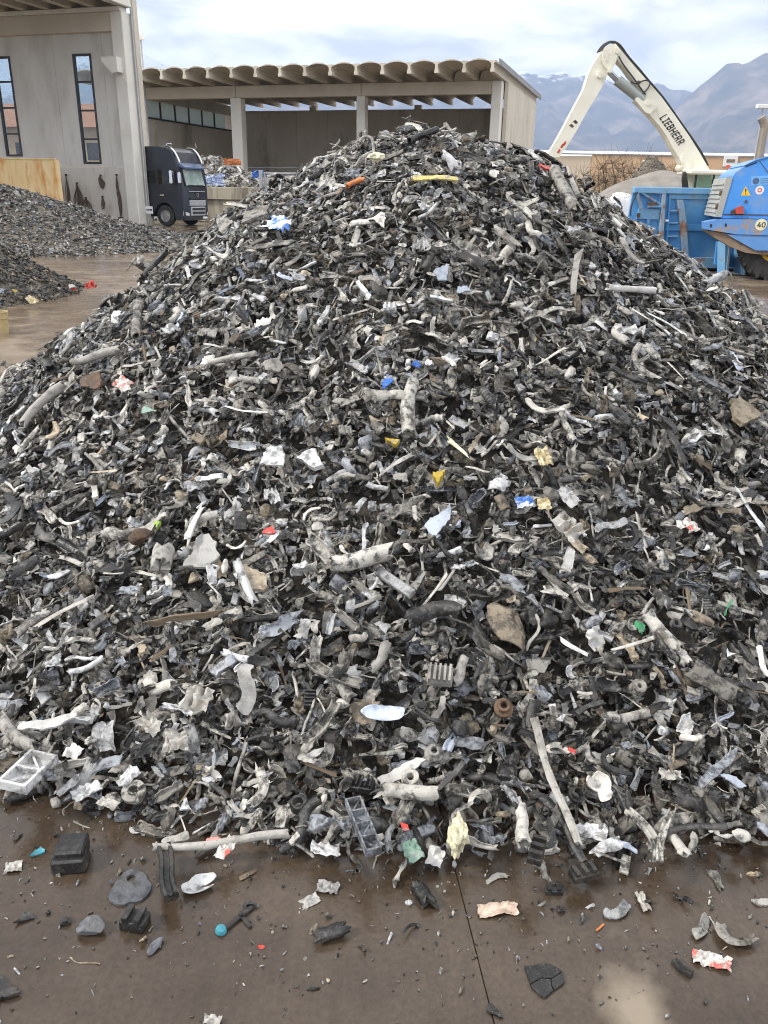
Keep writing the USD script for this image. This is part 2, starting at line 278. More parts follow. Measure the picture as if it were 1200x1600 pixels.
def pane_mat(name, tint, fac):
    MAT[name] = usdkit.material(stage, '/World/Looks/' + name, {'t': ('transparent_bsdf', {'color': tint}), 'g': ('glossy_bsdf', {'color': (.9, .92, .95), 'roughness': .03}), 'f': ('fresnel', {'IOR': fac}), 'ge': ('geometry', {}), 'iv': ('math', {'math_type': 'subtract', 'value1': 1.0}), 'mu': ('math', {'math_type': 'multiply'}), 'm': ('mix_closure', {})},
        [('ge.backfacing', 'iv.value2'), ('f.fac', 'mu.value1'), ('iv.value', 'mu.value2'), ('mu.value', 'm.fac'), ('t.BSDF', 'm.closure1'), ('g.BSDF', 'm.closure2')], surface='m.closure')
pane_mat('pane', (.72, .78, .80), 1.7); pane_mat('pane_green', (.74, .90, .82), 1.5); pane_mat('pane_dark', (.06, .07, .08), 1.5)

# wet yard concrete: drier dusty patches, brown wet film, standing water, tyre streaks
_a, _b = ground(713, 1365), ground(765, 1570); jang_ = math.degrees(math.atan2(_a[0] - _b[0], _a[1] - _b[1]))
def yard_mat():
    N = {'ge': ('geometry', {}), 'mp': ('mapping', {'scale': (1, 1, 1)}), 'ms': ('mapping', {'rotation': (0, 0, .32), 'scale': (.35, 2.6, 1)}),
         'n1': ('noise_texture', {'scale': .42, 'detail': 6.0, 'roughness': .58, 'distortion': .6}), 'n2': ('noise_texture', {'scale': 3.2, 'detail': 7.0, 'roughness': .65}), 'n3': ('noise_texture', {'scale': 70.0, 'detail': 4.0, 'roughness': .7}),
         'ns': ('noise_texture', {'scale': 1.0, 'detail': 5.0, 'roughness': .6}),
         'c1': ('rgb_ramp', {'ramp': [(.30, (.040, .028, .019)), (.50, (.064, .047, .033)), (.74, (.108, .083, .058))]}), 'sy': ('separate_xyz', {}), 'fy': ('map_range', {'from_min': 3.0, 'from_max': 9.0, 'to_min': 0.0, 'to_max': .85, 'clamp': True}), 'cf': ('rgb_ramp', {'ramp': [(.34, (.085, .062, .044)), (.52, (.19, .145, .10)), (.70, (.27, .215, .155))]}), 'mf': ('mix', {}), 'c2': ('rgb_ramp', {'ramp': [(.3, (.62, .60, .57)), (.7, (1.25, 1.25, 1.25))]}),
         'c3': ('rgb_ramp', {'ramp': [(.35, (.72, .71, .70)), (.62, (1.2, 1.2, 1.2))]}), 'cs': ('rgb_ramp', {'ramp': [(.35, (.8, .78, .76)), (.65, (1.12, 1.12, 1.12))]}),
         'm1': ('mix', {'mix_type': 'multiply', 'fac': 1.0}), 'm2': ('mix', {'mix_type': 'multiply', 'fac': .8}), 'm4': ('mix', {'mix_type': 'multiply', 'fac': .9}), 'mb': ('mapping', {'rotation': (0, 0, math.radians(jang_)), 'scale': (48, .9, 1)}), 'nb': ('noise_texture', {'scale': 1.0, 'detail': 4.0, 'roughness': .6}), 'cb': ('rgb_ramp', {'ramp': [(.35, (.92, .915, .91)), (.65, (1.07, 1.07, 1.07))]}), 'm5': ('mix', {'mix_type': 'multiply', 'fac': 1.0}),
         # a dried splash of pale slurry
         'sp': ('vector_math', {'math_type': 'subtract', 'vector2': tuple(float(x) for x in ground(1000, 1585))}), 'sr': ('mapping', {'rotation': (0, 0, -.25), 'scale': (11.5, 5.2, 0)}), 'sl': ('vector_math', {'math_type': 'length'}),
         'sn': ('noise_texture', {'scale': 9.0, 'detail': 5.0}), 'sa': ('math', {'math_type': 'multiply_add', 'value2': 1.7, 'value3': -.85}), 'sb': ('math', {'math_type': 'add'}), 'sramp': ('rgb_ramp', {'ramp': [(.10, (.72,) * 3), (.95, (0, 0, 0))]}), 'm3': ('mix', {'color2': (.30, .25, .185)}),
         'rr': ('map_range', {'from_min': .42, 'from_max': .66, 'to_min': .06, 'to_max': .44, 'clamp': True}), 'rn': ('map_range', {'from_min': .35, 'from_max': .65, 'to_min': -.10, 'to_max': .12, 'clamp': True}), 'ra': ('math', {'math_type': 'add', 'use_clamp': True}),
         'bh': ('math', {'math_type': 'multiply_add', 'value2': .25}), 'b': ('bump', {'strength': .3, 'distance': .003}),
         'p': ('principled_bsdf', {'specular_ior_level': .5})}
    L = [('ge.position', 'mp.vector'), ('ge.position', 'ms.vector'), ('mp.vector', 'n1.vector'), ('mp.vector', 'n2.vector'), ('mp.vector', 'n3.vector'), ('ms.vector', 'ns.vector'), ('n1.fac', 'c1.fac'), ('n2.fac', 'c2.fac'), ('n3.fac', 'c3.fac'), ('ns.fac', 'cs.fac'),
         ('ge.position', 'sy.vector'), ('sy.y', 'fy.value'), ('n1.fac', 'cf.fac'), ('fy.result', 'mf.fac'), ('c1.color', 'mf.color1'), ('cf.color', 'mf.color2'), ('mf.color', 'm1.color1'), ('c2.color', 'm1.color2'), ('m1.color', 'm2.color1'), ('c3.color', 'm2.color2'), ('m2.color', 'm4.color1'), ('cs.color', 'm4.color2'),
         ('ge.position', 'sp.vector1'), ('sp.vector', 'sr.vector'), ('sr.vector', 'sl.vector1'), ('mp.vector', 'sn.vector'), ('sn.fac', 'sa.value1'), ('sa.value', 'sb.value1'), ('sl.value', 'sb.value2'), ('sb.value', 'sramp.fac'), ('sramp.color', 'm3.fac'), ('ge.position', 'mb.vector'), ('mb.vector', 'nb.vector'), ('nb.fac', 'cb.fac'), ('m4.color', 'm5.color1'), ('cb.color', 'm5.color2'), ('m5.color', 'm3.color1'), ('m3.color', 'p.base_color'),
         ('n1.fac', 'rr.value'), ('n2.fac', 'rn.value'), ('rr.result', 'ra.value1'), ('rn.result', 'ra.value2'), ('ra.value', 'p.roughness'),
         ('n2.fac', 'bh.value1'), ('n3.fac', 'bh.value3'), ('bh.value', 'b.height'), ('b.normal', 'p.normal')]
    MAT['yard'] = usdkit.material(stage, '/World/Looks/yard', N, L, surface='p.BSDF')
yard_mat()
# snow on the tops
def snow_mat():
    N = {'ge': ('geometry', {}), 'n': ('noise_texture', {'scale': .0042, 'detail': 10.0, 'roughness': .68}), 'r': ('rgb_ramp', {'ramp': [(.36, (.045, .052, .056)), (.5, (.095, .088, .082)), (.64, (.25, .20, .165))]}),
         's': ('separate_xyz', {}), 'sz': ('map_range', {'from_min': 560.0, 'from_max': 880.0, 'to_min': -.35, 'to_max': .3}), 'n2': ('noise_texture', {'scale': .011, 'detail': 8.0, 'roughness': .7}), 'a': ('math', {'math_type': 'add'}), 'sr': ('rgb_ramp', {'ramp': [(.60, (0, 0, 0)), (.68, (1, 1, 1))]}), 'm': ('mix', {'color2': (.7, .72, .75)}), 'p': ('principled_bsdf', {'roughness': 1.0, 'specular_ior_level': .05})}
    L = [('ge.position', 'n.vector'), ('n.fac', 'r.fac'), ('ge.position', 's.vector'), ('s.z', 'sz.value'), ('ge.position', 'n2.vector'), ('sz.result', 'a.value1'), ('n2.fac', 'a.value2'), ('a.value', 'sr.fac'), ('sr.color', 'm.fac'), ('r.color', 'm.color1'), ('m.color', 'p.base_color')]
    MAT['mountain_snow'] = usdkit.material(stage, '/World/Looks/mountain_snow', N, L, surface='p.BSDF')
snow_mat()

# ------------------------------------------------------------------ terrain, far land, haze
HAZE = True
def ridge(name, xs, ys, crest_y, pts, mname, amp, seed, base_w=2600.0, back_w=1800.0):
    """A mountain range: crest heights follow pts (x, z) along y = crest_y, sloping to both sides, broken by spurs."""
    X, Y = np.meshgrid(xs, ys); pts = np.array(pts, float)
    crest = np.interp(X, pts[:, 0], pts[:, 1])
    wob = (meshkit.fbm(np.stack([X / 900, X * 0, X * 0 + seed], -1), 3, seed) - .5) * 700
    t = (Y - crest_y - wob * .6); q = np.where(t < 0, 1 + t / base_w, 1 - t / back_w); q = np.clip(q, -.05, 1)
    n = meshkit.fbm(np.stack([X / 700, Y / 700, X * 0 + .5], -1), 6, seed + 3) - .5
    rid = 1 - np.abs(2 * meshkit.fbm(np.stack([X / 420, Y / 1100, X * 0 + 7.5], -1), 6, seed + 9) - 1)
    Z = crest * np.clip(q, 0, 1) ** 1.15 * (1 + .0 * n) + amp * (n * 1.2 + (rid - .75) * .8 + (1 - np.abs(2 * meshkit.fbm(np.stack([X / 170, Y / 420, X * 0 + 2.5], -1), 4, seed + 5) - 1) - .75) * .45) * np.clip(q, 0, 1) * np.clip(1.25 - q, .12, 1) * 2 - 25 * (q <= 0)
    k, m = X.shape; i, j = np.meshgrid(np.arange(k - 1), np.arange(m - 1), indexing='ij'); a = i * m + j
    f = np.stack([a, a + 1, a + m + 1, a + m], -1).reshape(-1, 4); f = np.vstack([f[:, [0, 1, 2]], f[:, [0, 2, 3]]])
    return obj(name, (np.stack([X, Y, Z], -1).reshape(-1, 3), f), mname, kind='structure', smooth=True)
def mpt(X, Y, d): q = Plane((0, d), 0).px(X, Y); return [q[0], q[1]]
far = [(-12000, 700), (-6000, 480), (-3500, 380), mpt(150, 96, 6900), mpt(205, 88, 6900), mpt(235, 95, 6900), mpt(262, 108, 6900), mpt(330, 128, 6900), mpt(560, 130, 6900), mpt(740, 122, 6900), mpt(800, 117, 6900), mpt(828, 114, 6900), mpt(850, 119, 6900), mpt(872, 116, 6900), mpt(890, 125, 6900), mpt(906, 121, 6900), mpt(935, 122, 6900), mpt(985, 130, 6900), mpt(1030, 131, 6900), mpt(1060, 140, 6900), mpt(1083, 147, 6900), mpt(1110, 152, 6900), mpt(1200, 150, 6900), (5500, 700), (12000, 800)]
ridge('mountains', np.arange(-9000, 9001, 45.), np.arange(3900, 9001, 75.), 6900, far, 'mountain_snow', 330, 5, 2700, 1900)
near = [(-1000, 0), mpt(900, 300, 5000), mpt(960, 262, 5000), mpt(1010, 215, 5000), mpt(1050, 176, 5000), mpt(1083, 150, 5000), mpt(1105, 136, 5000), mpt(1130, 119, 5000), mpt(1160, 106, 5000), mpt(1200, 97, 5000), mpt(1260, 92, 5000), (3400, 780), (4600, 600), (7000, 850), (9000, 700)]
ridge('mountain_shoulder', np.arange(900, 9001, 40.), np.arange(2900, 7001, 60.), 5000, near, 'mountain_snow', 300, 11, 2000, 1900)

# far land beyond the yard (one sheet to the horizon), then the yard's slabs
def sheet(x0, x1, y0, y1, z): return np.array([[x0, y0, z], [x1, y0, z], [x1, y1, z], [x0, y1, z]], float), np.array([[0, 1, 2], [0, 2, 3]])
obj('land', sheet(-11000, 11000, -3000, 11000, -.04), 'grass', kind='structure')
obj('yard', sheet(-70, 90, -20, 108, -.012), 'yard', kind='structure')
JA, JB = ground(713, 1365), ground(765, 1570)
jd = (JA - JB)[:2]; jang = math.degrees(math.atan2(jd[0], jd[1])); JP = Plane(JB, jang)
near_floor = obj('concrete_floor', JP.box(-12.1, 12.1, -2.9, 29.1, -.03, -.006), 'joint_dark', kind='structure')
for i in range(-3, 3):
    for k in range(-1, 7):
        g = .0012
        obj('slab', JP.box(i * 4 + g, (i + 1) * 4 - g, k * 4 + g + 1.2, (k + 1) * 4 - g + 1.2, -.05, 0, .001), 'yard', near_floor)

if HAZE:
    hz = usdkit.material(stage, '/World/Looks/air', {'v': ('principled_volume', {'color': (.52, .68, 1.0), 'density': 1.75e-4, 'anisotropy': .2})}, [], volume='v.volume')
    MAT['air'] = hz
    obj('haze', bx(-11500, 11500, -3500, 11500, -2, 1080), 'air', kind='stuff', label='pale blue haze between the yard and the mountains', category='haze')

# ------------------------------------------------------------------ left shed: wall with slot windows, end pillar, beam and roof ribs
YAW = 16.8
SH = Plane(ground(212, 352), YAW)
shed = thing('concrete_shed', SH.P, 'tall pale concrete shed wall with two slot windows and an end pillar, at left', 'shed')
W1, W2 = (-6.72, -5.80), (-2.46, -1.50)
def wall_panel(s0, s1, z0, z1, hole=None):
    p = sbox(s0 + .006, z0, s1 - .006, z1)
    if hole: p = p.difference(sbox(*hole))
    obj('wall_panel', SH.poly(p, .0, .24), 'concrete', shed)
for s0, s1, hl in ((-15.2, -11.3, None), (-11.3, -7.5, None), (-7.5, -3.45, (W1[0], 2.93, W1[1], 7.12)), (-3.45, -.92, (W2[0], 2.63, W2[1], 7.12)), (-.92, -.13, None)):
    wall_panel(s0, s1, 2.5, 7.98, hl)
for s0, s1 in ((-15.2, -9.2), (-9.2, -4.6), (-4.6, -.13)):
    obj('plinth_panel', SH.box(s0 + .006, s1 - .006, -.075, .2, 0, 2.485, .012), 'plinth_stained', shed)
obj('beam', SH.box(-15.2, -.13, -.32, .12, 7.90, 8.62, .02), 'concrete_warm', shed)
obj('cornice', SH.box(-15.2, .40, -.40, .14, 8.63, 8.80, .02), 'concrete_pale', shed)
col = obj('pillar', SH.box(-.12, .47, -.38, .62, 0, 8.62, .025), 'concrete_pale', shed)
cb = [(-.02, 6.22), (-.02, 6.84), (-.46, 6.84), (-.46, 6.72)]
vv, ff = SH.poly([(-.46, 6.70), (-.46, 6.86), (.30, 6.86), (.30, 6.28), (.02, 6.22)], -.80, -.385)
obj('corbel', (vv, ff), 'concrete_pale', col)
obj('corner_post', SH.box(.475, .60, .30, .66, 0, 9.2, .01), 'concrete_warm', shed)
obj('downpipe', cyl(SH.w([[.56, .22, .1]])[0], SH.w([[.56, .22, 8.9]])[0], .05, 8), 'galvanised', shed)
for k in range(13):                                                     # T ribs of the roof that oversails towards the yard
    s = -.95 - k * 1.16
    obj('roof_rib', SH.poly([(s - .09, 9.55), (s - .16, 8.815), (s + .16, 8.815), (s + .09, 9.55)], -9.0, .12), 'concrete_warm', shed)
obj('roof_infill', SH.box(-16, .47, .125, .2, 8.81, 9.55), 'concrete_warm', shed)
obj('roof_slab', SH.box(-16, .62, -9.0, .2, 9.56, 9.68), 'concrete_warm', shed)
obj('roof_edge_beam', SH.box(.20, .60, -9.0, .2, 8.82, 9.55, .02), 'concrete_pale', shed)
def slot_window(s0, s1, z0, z1):
    fr = [sbox(s0, z0, s1, z1).difference(sbox(s0 + .09, z0 + .09, s1 - .09, z1 - .09))]
    zs = np.linspace(z0 + .09, z1 - .09, 5); zs[1:4] += [-.12, -.02, .06]
    poly = fr[0]
    for z in zs[1:4]: poly = poly.union(sbox(s0 + .05, z - .035, s1 - .05, z + .035))
    w = obj('window', SH.poly(poly, -.03, .10), 'window_frame', shed)
    for a, b in zip(zs[:-1], zs[1:]): obj('pane', SH.box(s0 + .085, s1 - .085, .04, .05, a + .01, b - .01), 'pane', w)
slot_window(W1[0], W1[1], 2.93, 7.12); slot_window(W2[0], W2[1], 2.63, 7.12)
# worn lifting ropes and slings hung on the plinth
rg = random.Random(4)
def hung_rope(px, top, bot, name, label, wid, loops, spread=.0):
    a, b = SH.px(px[0], top, -.12), SH.px(px[1], bot, -.12); g0 = np.array([a[0], -.12, a[1]])
    t = thing(name, SH.w([g0])[0], label, 'rope', 'worn ropes hung on the concrete plinth')
    obj('hook', SH.box(a[0] - .03, a[0] + .03, -.16, -.075, a[1] - .02, a[1] + .06), 'truck_black', t)
    for k in range(loops):
        o = (k - (loops - 1) / 2) * wid / max(1, loops); w = spread + wid * .5
        pts = [[a[0] + o * .3, -.13 - .012 * k, a[1]], [a[0] + o - w * .5 + rg.uniform(-.03, .03), -.12, a[1] * .62 + b[1] * .38], [b[0] + o - w + rg.uniform(-.03, .03), -.11, a[1] * .2 + b[1] * .8], [b[0] + o, -.115 - .01 * k, b[1] - rg.uniform(0, .12)], [b[0] + o + w, -.11, a[1] * .25 + b[1] * .75], [a[0] + o + w * .6, -.12, a[1] * .6 + b[1] * .4], [a[0] + o * .3 + .02, -.13 - .012 * k, a[1]]]
        obj('rope_loop', tube(SH.w(curve(pts, 22)), .015, 6), 'rope', t)
hung_rope((94, 97), 281, 318, 'hung_rope', 'dark thin rope hanging just right of the rusty steel sheet', .10, 4)
hung_rope((103, 108), 274, 320, 'hung_rope', 'long straight brown sling hanging beside the rusty steel sheet', .10, 4)
hung_rope((120, 124), 287, 324, 'hung_rope', 'thick dark rope loop standing against the plinth', .26, 6)
hung_rope((134, 136), 310, 330, 'hung_rope', 'short dark rope bundle low against the plinth above the grey heap', .30, 5)
hung_rope((157, 160), 275, 292, 'hung_rope', 'short brown rope bundle hung high under the right slot window', .16, 6)
hung_rope((160, 161), 308, 323, 'hung_rope', 'small looped chain hung below the short brown rope bundle', .12, 3)
hung_rope((182, 189), 274, 336, 'hung_rope', 'long knotted rope trailing down beside the end pillar', .10, 4)
# rusty steel sheet and the little white sign
RU = Plane((-15.5, 38.2), YAW)
t = thing('steel_bin', RU.px(60, 300).tolist()[:1] + [38.2, 0] if False else RU.w([[0, 0, 0]])[0], 'pale yellow steel bin side streaked with orange rust, in front of the shed', 'steel bin')
a, b = RU.px(0, 246), RU.px(85, 250)
obj('side_plate', RU.box(a[0] - 3.0, b[0] - .02, 0, .03, 0, b[1]), 'rust_sheet', t)
for s in (a[0] - 2.6, a[0] + .42): obj('seam', RU.box(s, s + .05, -.02, -.002, 0, b[1] - .06), 'rust_sheet', t)
obj('end_plate', RU.box(b[0] - .018, b[0] + .012, -.03, .28, 0, b[1] + .01), 'rust_sheet', t)
obj('top_rail', RU.box(a[0] - 3.0, b[0] + .04, -.05, .05, b[1] + .012, b[1] + .07, .01), 'rust_sheet', t)
q = SH.px(233, 328, -.42)
sg = thing('small_sign', SH.w([[q[0], -.42, q[1]]])[0], 'small white sign fixed low on the shed pillar beside the truck wheel', 'sign')
obj('board', SH.box(q[0] - .17, q[0] + .19, -.43, -.41, q[1] - .16, q[1] + .16), 'sign_white', sg)
for k, (o, w) in enumerate(((-.13, .05), (-.06, .05), (.0, .03), (.05, .05), (.11, .05))): obj('mark', SH.box(q[0] + o, q[0] + o + w, -.436, -.431, q[1] - .03, q[1] + .04), 'print_black', sg)
obj('bracket', SH.box(q[0] - .16, q[0] + .02, -.408, -.375, q[1] - .03, q[1] + .03), 'galvanised', sg)

# ------------------------------------------------------------------ open hall with the vaulted precast roof
H = Plane((6.664, 52.0), YAW)
hall = thing('open_hall', H.P, 'long open concrete hall with a scalloped vaulted roof behind the big heap', 'hall')
S0, DEP = -26.6, 12.4
for s0, s1 in ((S0, -17.35), (-16.9, -8.95), (-8.52, -.98)):
    pass
for s0, s1 in ((S0, -16.98), (-16.95, -8.78), (-8.75, -.93)):
    obj('front_beam', H.box(s0, s1, -.25, .25, 6.93, 7.60, .02), 'concrete_warm', hall)
for s0, s1 in ((-25.9, -25.2), (-17.32, -16.6), (-9.02, -8.5)):
    obj('column', H.box(s0, s1, -.33, .33, 0, 6.92, .03), 'concrete_pale', hall)
obj('column', H.box(-.92, -.36, -.35, .40, 0, 7.60, .03), 'concrete_pale', hall)
rs = [-.33 - 1.515 * k for k in range(18)]
for k, s in enumerate(rs):
    obj('roof_rib', H.poly([(s - .11, 7.62), (s + .11, 7.62), (s + .11, 7.76), (s + .07, 7.82), (s + .07, 8.02), (s + .16, 8.08), (s + .16, 8.17), (s - .16, 8.17), (s - .16, 8.08), (s - .07, 8.02), (s - .07, 7.82), (s - .11, 7.76)], -3.7, DEP + 1.1), 'concrete_warm', hall)
    if k < 17:
        c = s - .757; th = np.linspace(-1, 1, 9); ar = lambda r: [(c + .64 * x, 8.10 + r * (1 - x * x)) for x in th]
        obj('roof_vault', H.poly(ar(.19) + ar(.12)[::-1], -3.55, DEP + 1.05), 'concrete_warm', hall)
    if k < 2:
        c = s - .757; th = np.linspace(-1, 1, 9)
        obj('gable_infill', H.poly([(c - .62, 7.62), (c + .62, 7.62)] + [(c - .50 * x, 8.06 + .15 * (1 - x * x)) for x in th], -.1, .05), 'concrete_warm', hall)
obj('roof_edge', H.box(.005, .09, -3.75, DEP + 1.15, 7.92, 8.22, .01), 'roof_sheet', hall)
ed = [0, 2.4, 4.8, 7.2, 9.6, DEP + .2]
for a, b in zip(ed[:-1], ed[1:]): obj('side_panel', H.box(-.32, -.10, a + .42 if a == 0 else a + .01, b - .01, 0, 7.60, .01), 'concrete_warm', hall)
k = 0
for a in np.arange(-25.9, -.4, 2.55):
    obj('back_panel', H.box(a + .012, a + 2.538, DEP, DEP + .22, 3.3, 7.30, .015), 'concrete_dull', hall)
    obj('back_panel', H.box(a + .012, a + 2.538, DEP - .02, DEP + .22, 0, 3.28, .015), 'concrete_dull', hall)
obj('back_beam', H.box(S0, -.36, DEP + .24, DEP + .7, 7.0, 7.60), 'concrete_dull', hall) if False else None
for s in (-25.4, -17.0, -8.75, -.7): obj('back_column', H.box(s - .25, s + .25, DEP + .24, DEP + .7, 0, 7.6), 'concrete_dull', hall)
for a, b in ((.3, 3.4), (3.4, 8.4), (8.4, DEP)):
    obj('left_panel', H.box(-23.85, -23.62, a + .02, b - .02, 0, 5.85, .01), 'concrete_dull', hall)
obj('sill_rail', H.box(-23.9, -23.55, .3, DEP, 5.86, 5.95), 'window_frame', hall)
zz = np.linspace(.0, 11.3, 7)
for a, b in zip(zz[:-1], zz[1:]):
    # corrugated translucent sheet
    y = np.linspace(a + .07, b - .07, 25); x = -23.66 + .03 * np.sin(np.arange(25) * np.pi / 2)
    v = np.concatenate([np.stack([x, y, np.full(25, 5.96)], 1), np.stack([x, y, np.full(25, 6.93)], 1)]); v = np.vstack([v, v + [-.012, 0, 0]])
    f = []
    for o, fl in ((0, 0), (50, 1)):
        for i in range(24):
            qd = [o + i, o + i + 1, o + 25 + i + 1, o + 25 + i]; qd = qd[::-1] if fl else qd; f += [[qd[0], qd[1], qd[2]], [qd[0], qd[2], qd[3]]]
    obj('translucent_sheet', H.put((v, np.array(f))), 'translucent_panel', hall)
    obj('mullion', H.box(-23.72, -23.58, a - .04, a + .04, 5.96, 6.95), 'window_frame', hall)
obj('top_rail', H.box(-23.9, -23.5, -.2, DEP, 6.95, 7.6), 'concrete_dull', hall)
# mast with a floodlight behind the shed, lamp post beyond the loader
def mast(px, ytop, ybot, d, label, w=.5):
    A = Plane((0, d), 0); a = A.px(px, ytop); b = A.px(px + (ybot - ytop) * -.02, ybot)
    t = thing('lamp_mast', A.w([[a[0], 0, 0]])[0], label, 'lamp post')
    obj('pole', cyl(A.w([[a[0], 0, 0]])[0], A.w([[a[0], 0, a[1]]])[0], .10, 8, .05), 'galvanised', t)
    obj('lamp_head', A.box(a[0] - w * .7, a[0] + w * .5, -.35, .1, a[1], a[1] + .35, .04), 'sign_white', t)
mast(220, 63, 90, 58, 'white floodlight on a thin mast behind the tall shed', .45)
mast(1192, 170, 235, 80, 'lamp post standing in front of the mountains above the blue loader', .9)

# ------------------------------------------------------------------ low wall, fence
LW = Plane((-8.4, 46.6), 8)
lw = thing('low_wall', LW.P, 'low stained concrete wall below the pale trash heap', 'wall')
a, b = LW.px(296, 345), LW.px(407, 345)
obj('wall_face', LW.box(a[0] - 2.5, b[0], 0, .4, 0, 1.12, .02), 'concrete_stained', lw)
obj('coping', LW.box(a[0] - 2.52, b[0] + .01, -.14, .42, 1.123, 1.74, .02), 'concrete_stained', lw)
fp = LW.px(411, 306)
fe = thing('steel_fence', LW.w([[fp[0], -.3, 0]])[0], 'grey steel post and fence panel at the end of the low wall', 'fence')
obj('post', LW.box(fp[0] - .09, fp[0] + .09, -.35, -.17, 0, LW.px(410, 266)[1], .01), 'galvanised', fe)
obj('post', LW.box(fp[0] + .16, fp[0] + .24, -.3, -.2, 0, LW.px(414, 269)[1], .01), 'galvanised', fe)
zt = LW.px(430, 269)[1]
obj('top_rail', LW.box(fp[0] + .245, fp[0] + 3.4, -.28, -.22, zt - .09, zt), 'galvanised', fe)
for k in range(7): obj('fence_wire', LW.box(fp[0] + .245, fp[0] + 3.4, -.255, -.245, .4 + k * .27, .415 + k * .27), 'galvanised', fe)

# ------------------------------------------------------------------ truck
def solid(m): v, f = arr(m); return m3.Manifold(m3.Mesh(v.astype(np.float32), f.astype(np.uint32)))
TA = math.radians(-21); TP = ground(259, 353); TP[2] = -.012
Tx, Ty = np.array([math.cos(TA), math.sin(TA), 0]), np.array([-math.sin(TA), math.cos(TA), 0])
def T(m): v, f = arr(m); v = v * .92; return TP + v[:, :1] * Tx + v[:, 1:2] * Ty + v[:, 2:3] * np.array([0, 0, 1.]), f
tr = thing('parked_truck', TP, 'dark blue grey truck cab parked behind the shed pillar', 'truck')
def xz(pts, y0, y1):
    m = trimesh.creation.extrude_polygon(Polygon(pts), y1 - y0, engine='earcut'); v = np.array(m.vertices); return np.stack([v[:, 0], y1 - v[:, 2], v[:, 1]], 1), np.array(m.faces)
prof = [(-1.7, .75), (-1.7, 3.72), (-.1, 3.70), (.45, 3.60), (.66, 3.46), (.82, 3.0), (.88, 2.86), (1.10, 1.86), (1.16, 1.0), (1.16, .42), (.62, .42), (.60, .62)] + [(.60 * math.cos(x), .52 + .60 * math.sin(x)) for x in np.linspace(.2, math.pi - .2, 9)] + [(-.62, .75)]
plan = Polygon([(-1.8, 0), (.86, 0), (1.06, .12), (1.17, .45), (1.20, 1.22), (1.17, 1.99), (1.06, 2.32), (.86, 2.44), (-1.8, 2.44)])
pm = trimesh.creation.extrude_polygon(plan, 5, engine='earcut')
cabm = solid(xz(prof, -.1, 2.6)) ^ solid((np.array(pm.vertices), np.array(pm.faces)))
obj('cab', T(cabm), 'truck_paint', tr, smooth=28)
def shift(pts, y0, y1): return T(xz(pts, y0, y1))
ws = lambda z: 1.10 - (z - 1.86) * .24
def front_piece(y0, y1, z0, z1, out, th=.05):     # a slab lying on the raked front
    c = [[ws(z) + o, y, z] for z in (z0, z1) for y in (y0, y1) for o in (out - th, out)]
    return T(m3.Manifold.hull_points(np.array(c)))
obj('windscreen', front_piece(.40, 2.04, 1.93, 2.74, .052, .06), 'windscreen', tr)
obj('windscreen_edge', cat(front_piece(.30, .42, 1.90, 2.78, .05, .10), front_piece(2.02, 2.14, 1.90, 2.78, .05, .10)), 'truck_paint', tr)
obj('sun_visor', T(m3.Manifold.hull_points(np.array([[.82, .2, 2.80], [.82, 2.24, 2.80], [1.18, .32, 2.72], [1.18, 2.12, 2.72], [.78, .2, 3.0], [.78, 2.24, 3.0], [1.16, .32, 2.79], [1.16, 2.12, 2.79]]))), 'truck_blue', tr)
for y in (.20, 2.2): obj('roof_bar', tube(T((curve([[.1, y, 3.70], [.55, y, 3.60], [.80, y, 3.30], [.95, y, 2.98]], 12), np.zeros((0, 3), int)))[0], .045, 6), 'chrome', tr)
obj('roof_horn', tube(T((np.array([[.0, .6, 3.62], [.0, .6, 3.82], [.3, .55, 3.84]]), np.zeros((0, 3), int)))[0], .03, 6), 'chrome', tr)
obj('aerial', tube(T((np.array([[.3, 2.2, 3.45], [.55, 2.35, 3.75], [.5, 2.38, 3.95]]), np.zeros((0, 3), int)))[0], .018, 5), 'galvanised', tr)
obj('wiper', cat(front_piece(.5, 1.15, 1.93, 1.97, .075, .02), front_piece(1.25, 1.9, 1.93, 1.97, .075, .02)), 'truck_black', tr)
obj('nose_strip', front_piece(.42, 2.02, 1.66, 1.70, .01, .05) if False else T(bx(1.14, 1.185, .5, 1.94, 1.64, 1.68)), 'truck_silver', tr)
em = lathe([(.06, 0), (.09, 0), (.09, .02), (.06, .02)], 16, 0); obj('nose_emblem', T((arr(em)[0] + [1.185, 1.22, 1.50], em[1])), 'chrome', tr)
obj('grille_panel', T(bx(1.14, 1.205, .50, 1.94, .98, 1.26, .02)), 'truck_silver', tr)
obj('upper_grille', T(bx(1.14, 1.20, .55, 1.90, 1.30, 1.36)), 'truck_black', tr)
g = obj('lower_grille', T(bx(1.12, 1.22, .58, 1.86, .50, .94, .03)), 'truck_silver', tr)
for z in (.60, .78): obj('opening', T(bx(1.18, 1.235, .66, 1.78, z, z + .10)), 'truck_black', g)
obj('bumper', T(m3.Manifold.hull_points(np.array([[x, y, z] for z in (.30, .46) for x, y in ((.62, .02), (.95, .05), (1.16, .42), (1.22, 1.22), (1.16, 2.02), (.95, 2.39), (.62, 2.42))]))), 'truck_black', tr)
for y0, y1, s in ((.10, .44, 1), (2.0, 2.34, -1)): obj('headlight', T(m3.Manifold.hull_points(np.array([[1.02, y0, .52], [1.16, y1, .52], [1.02, y0, .74], [1.17, y1, .64], [.96, y0, .52], [1.1, y1, .5]]) + [.02, 0, 0] if s > 0 else np.array([[1.16, y0, .52], [1.02, y1, .52], [1.17, y0, .64], [1.02, y1, .74], [1.1, y0, .5], [.96, y1, .52]]) + [.02, 0, 0])), 'lamp_glass', tr)
obj('number_plate', T(bx(1.215, 1.235, 1.55, 1.95, .36, .46)), 'sign_white', tr)
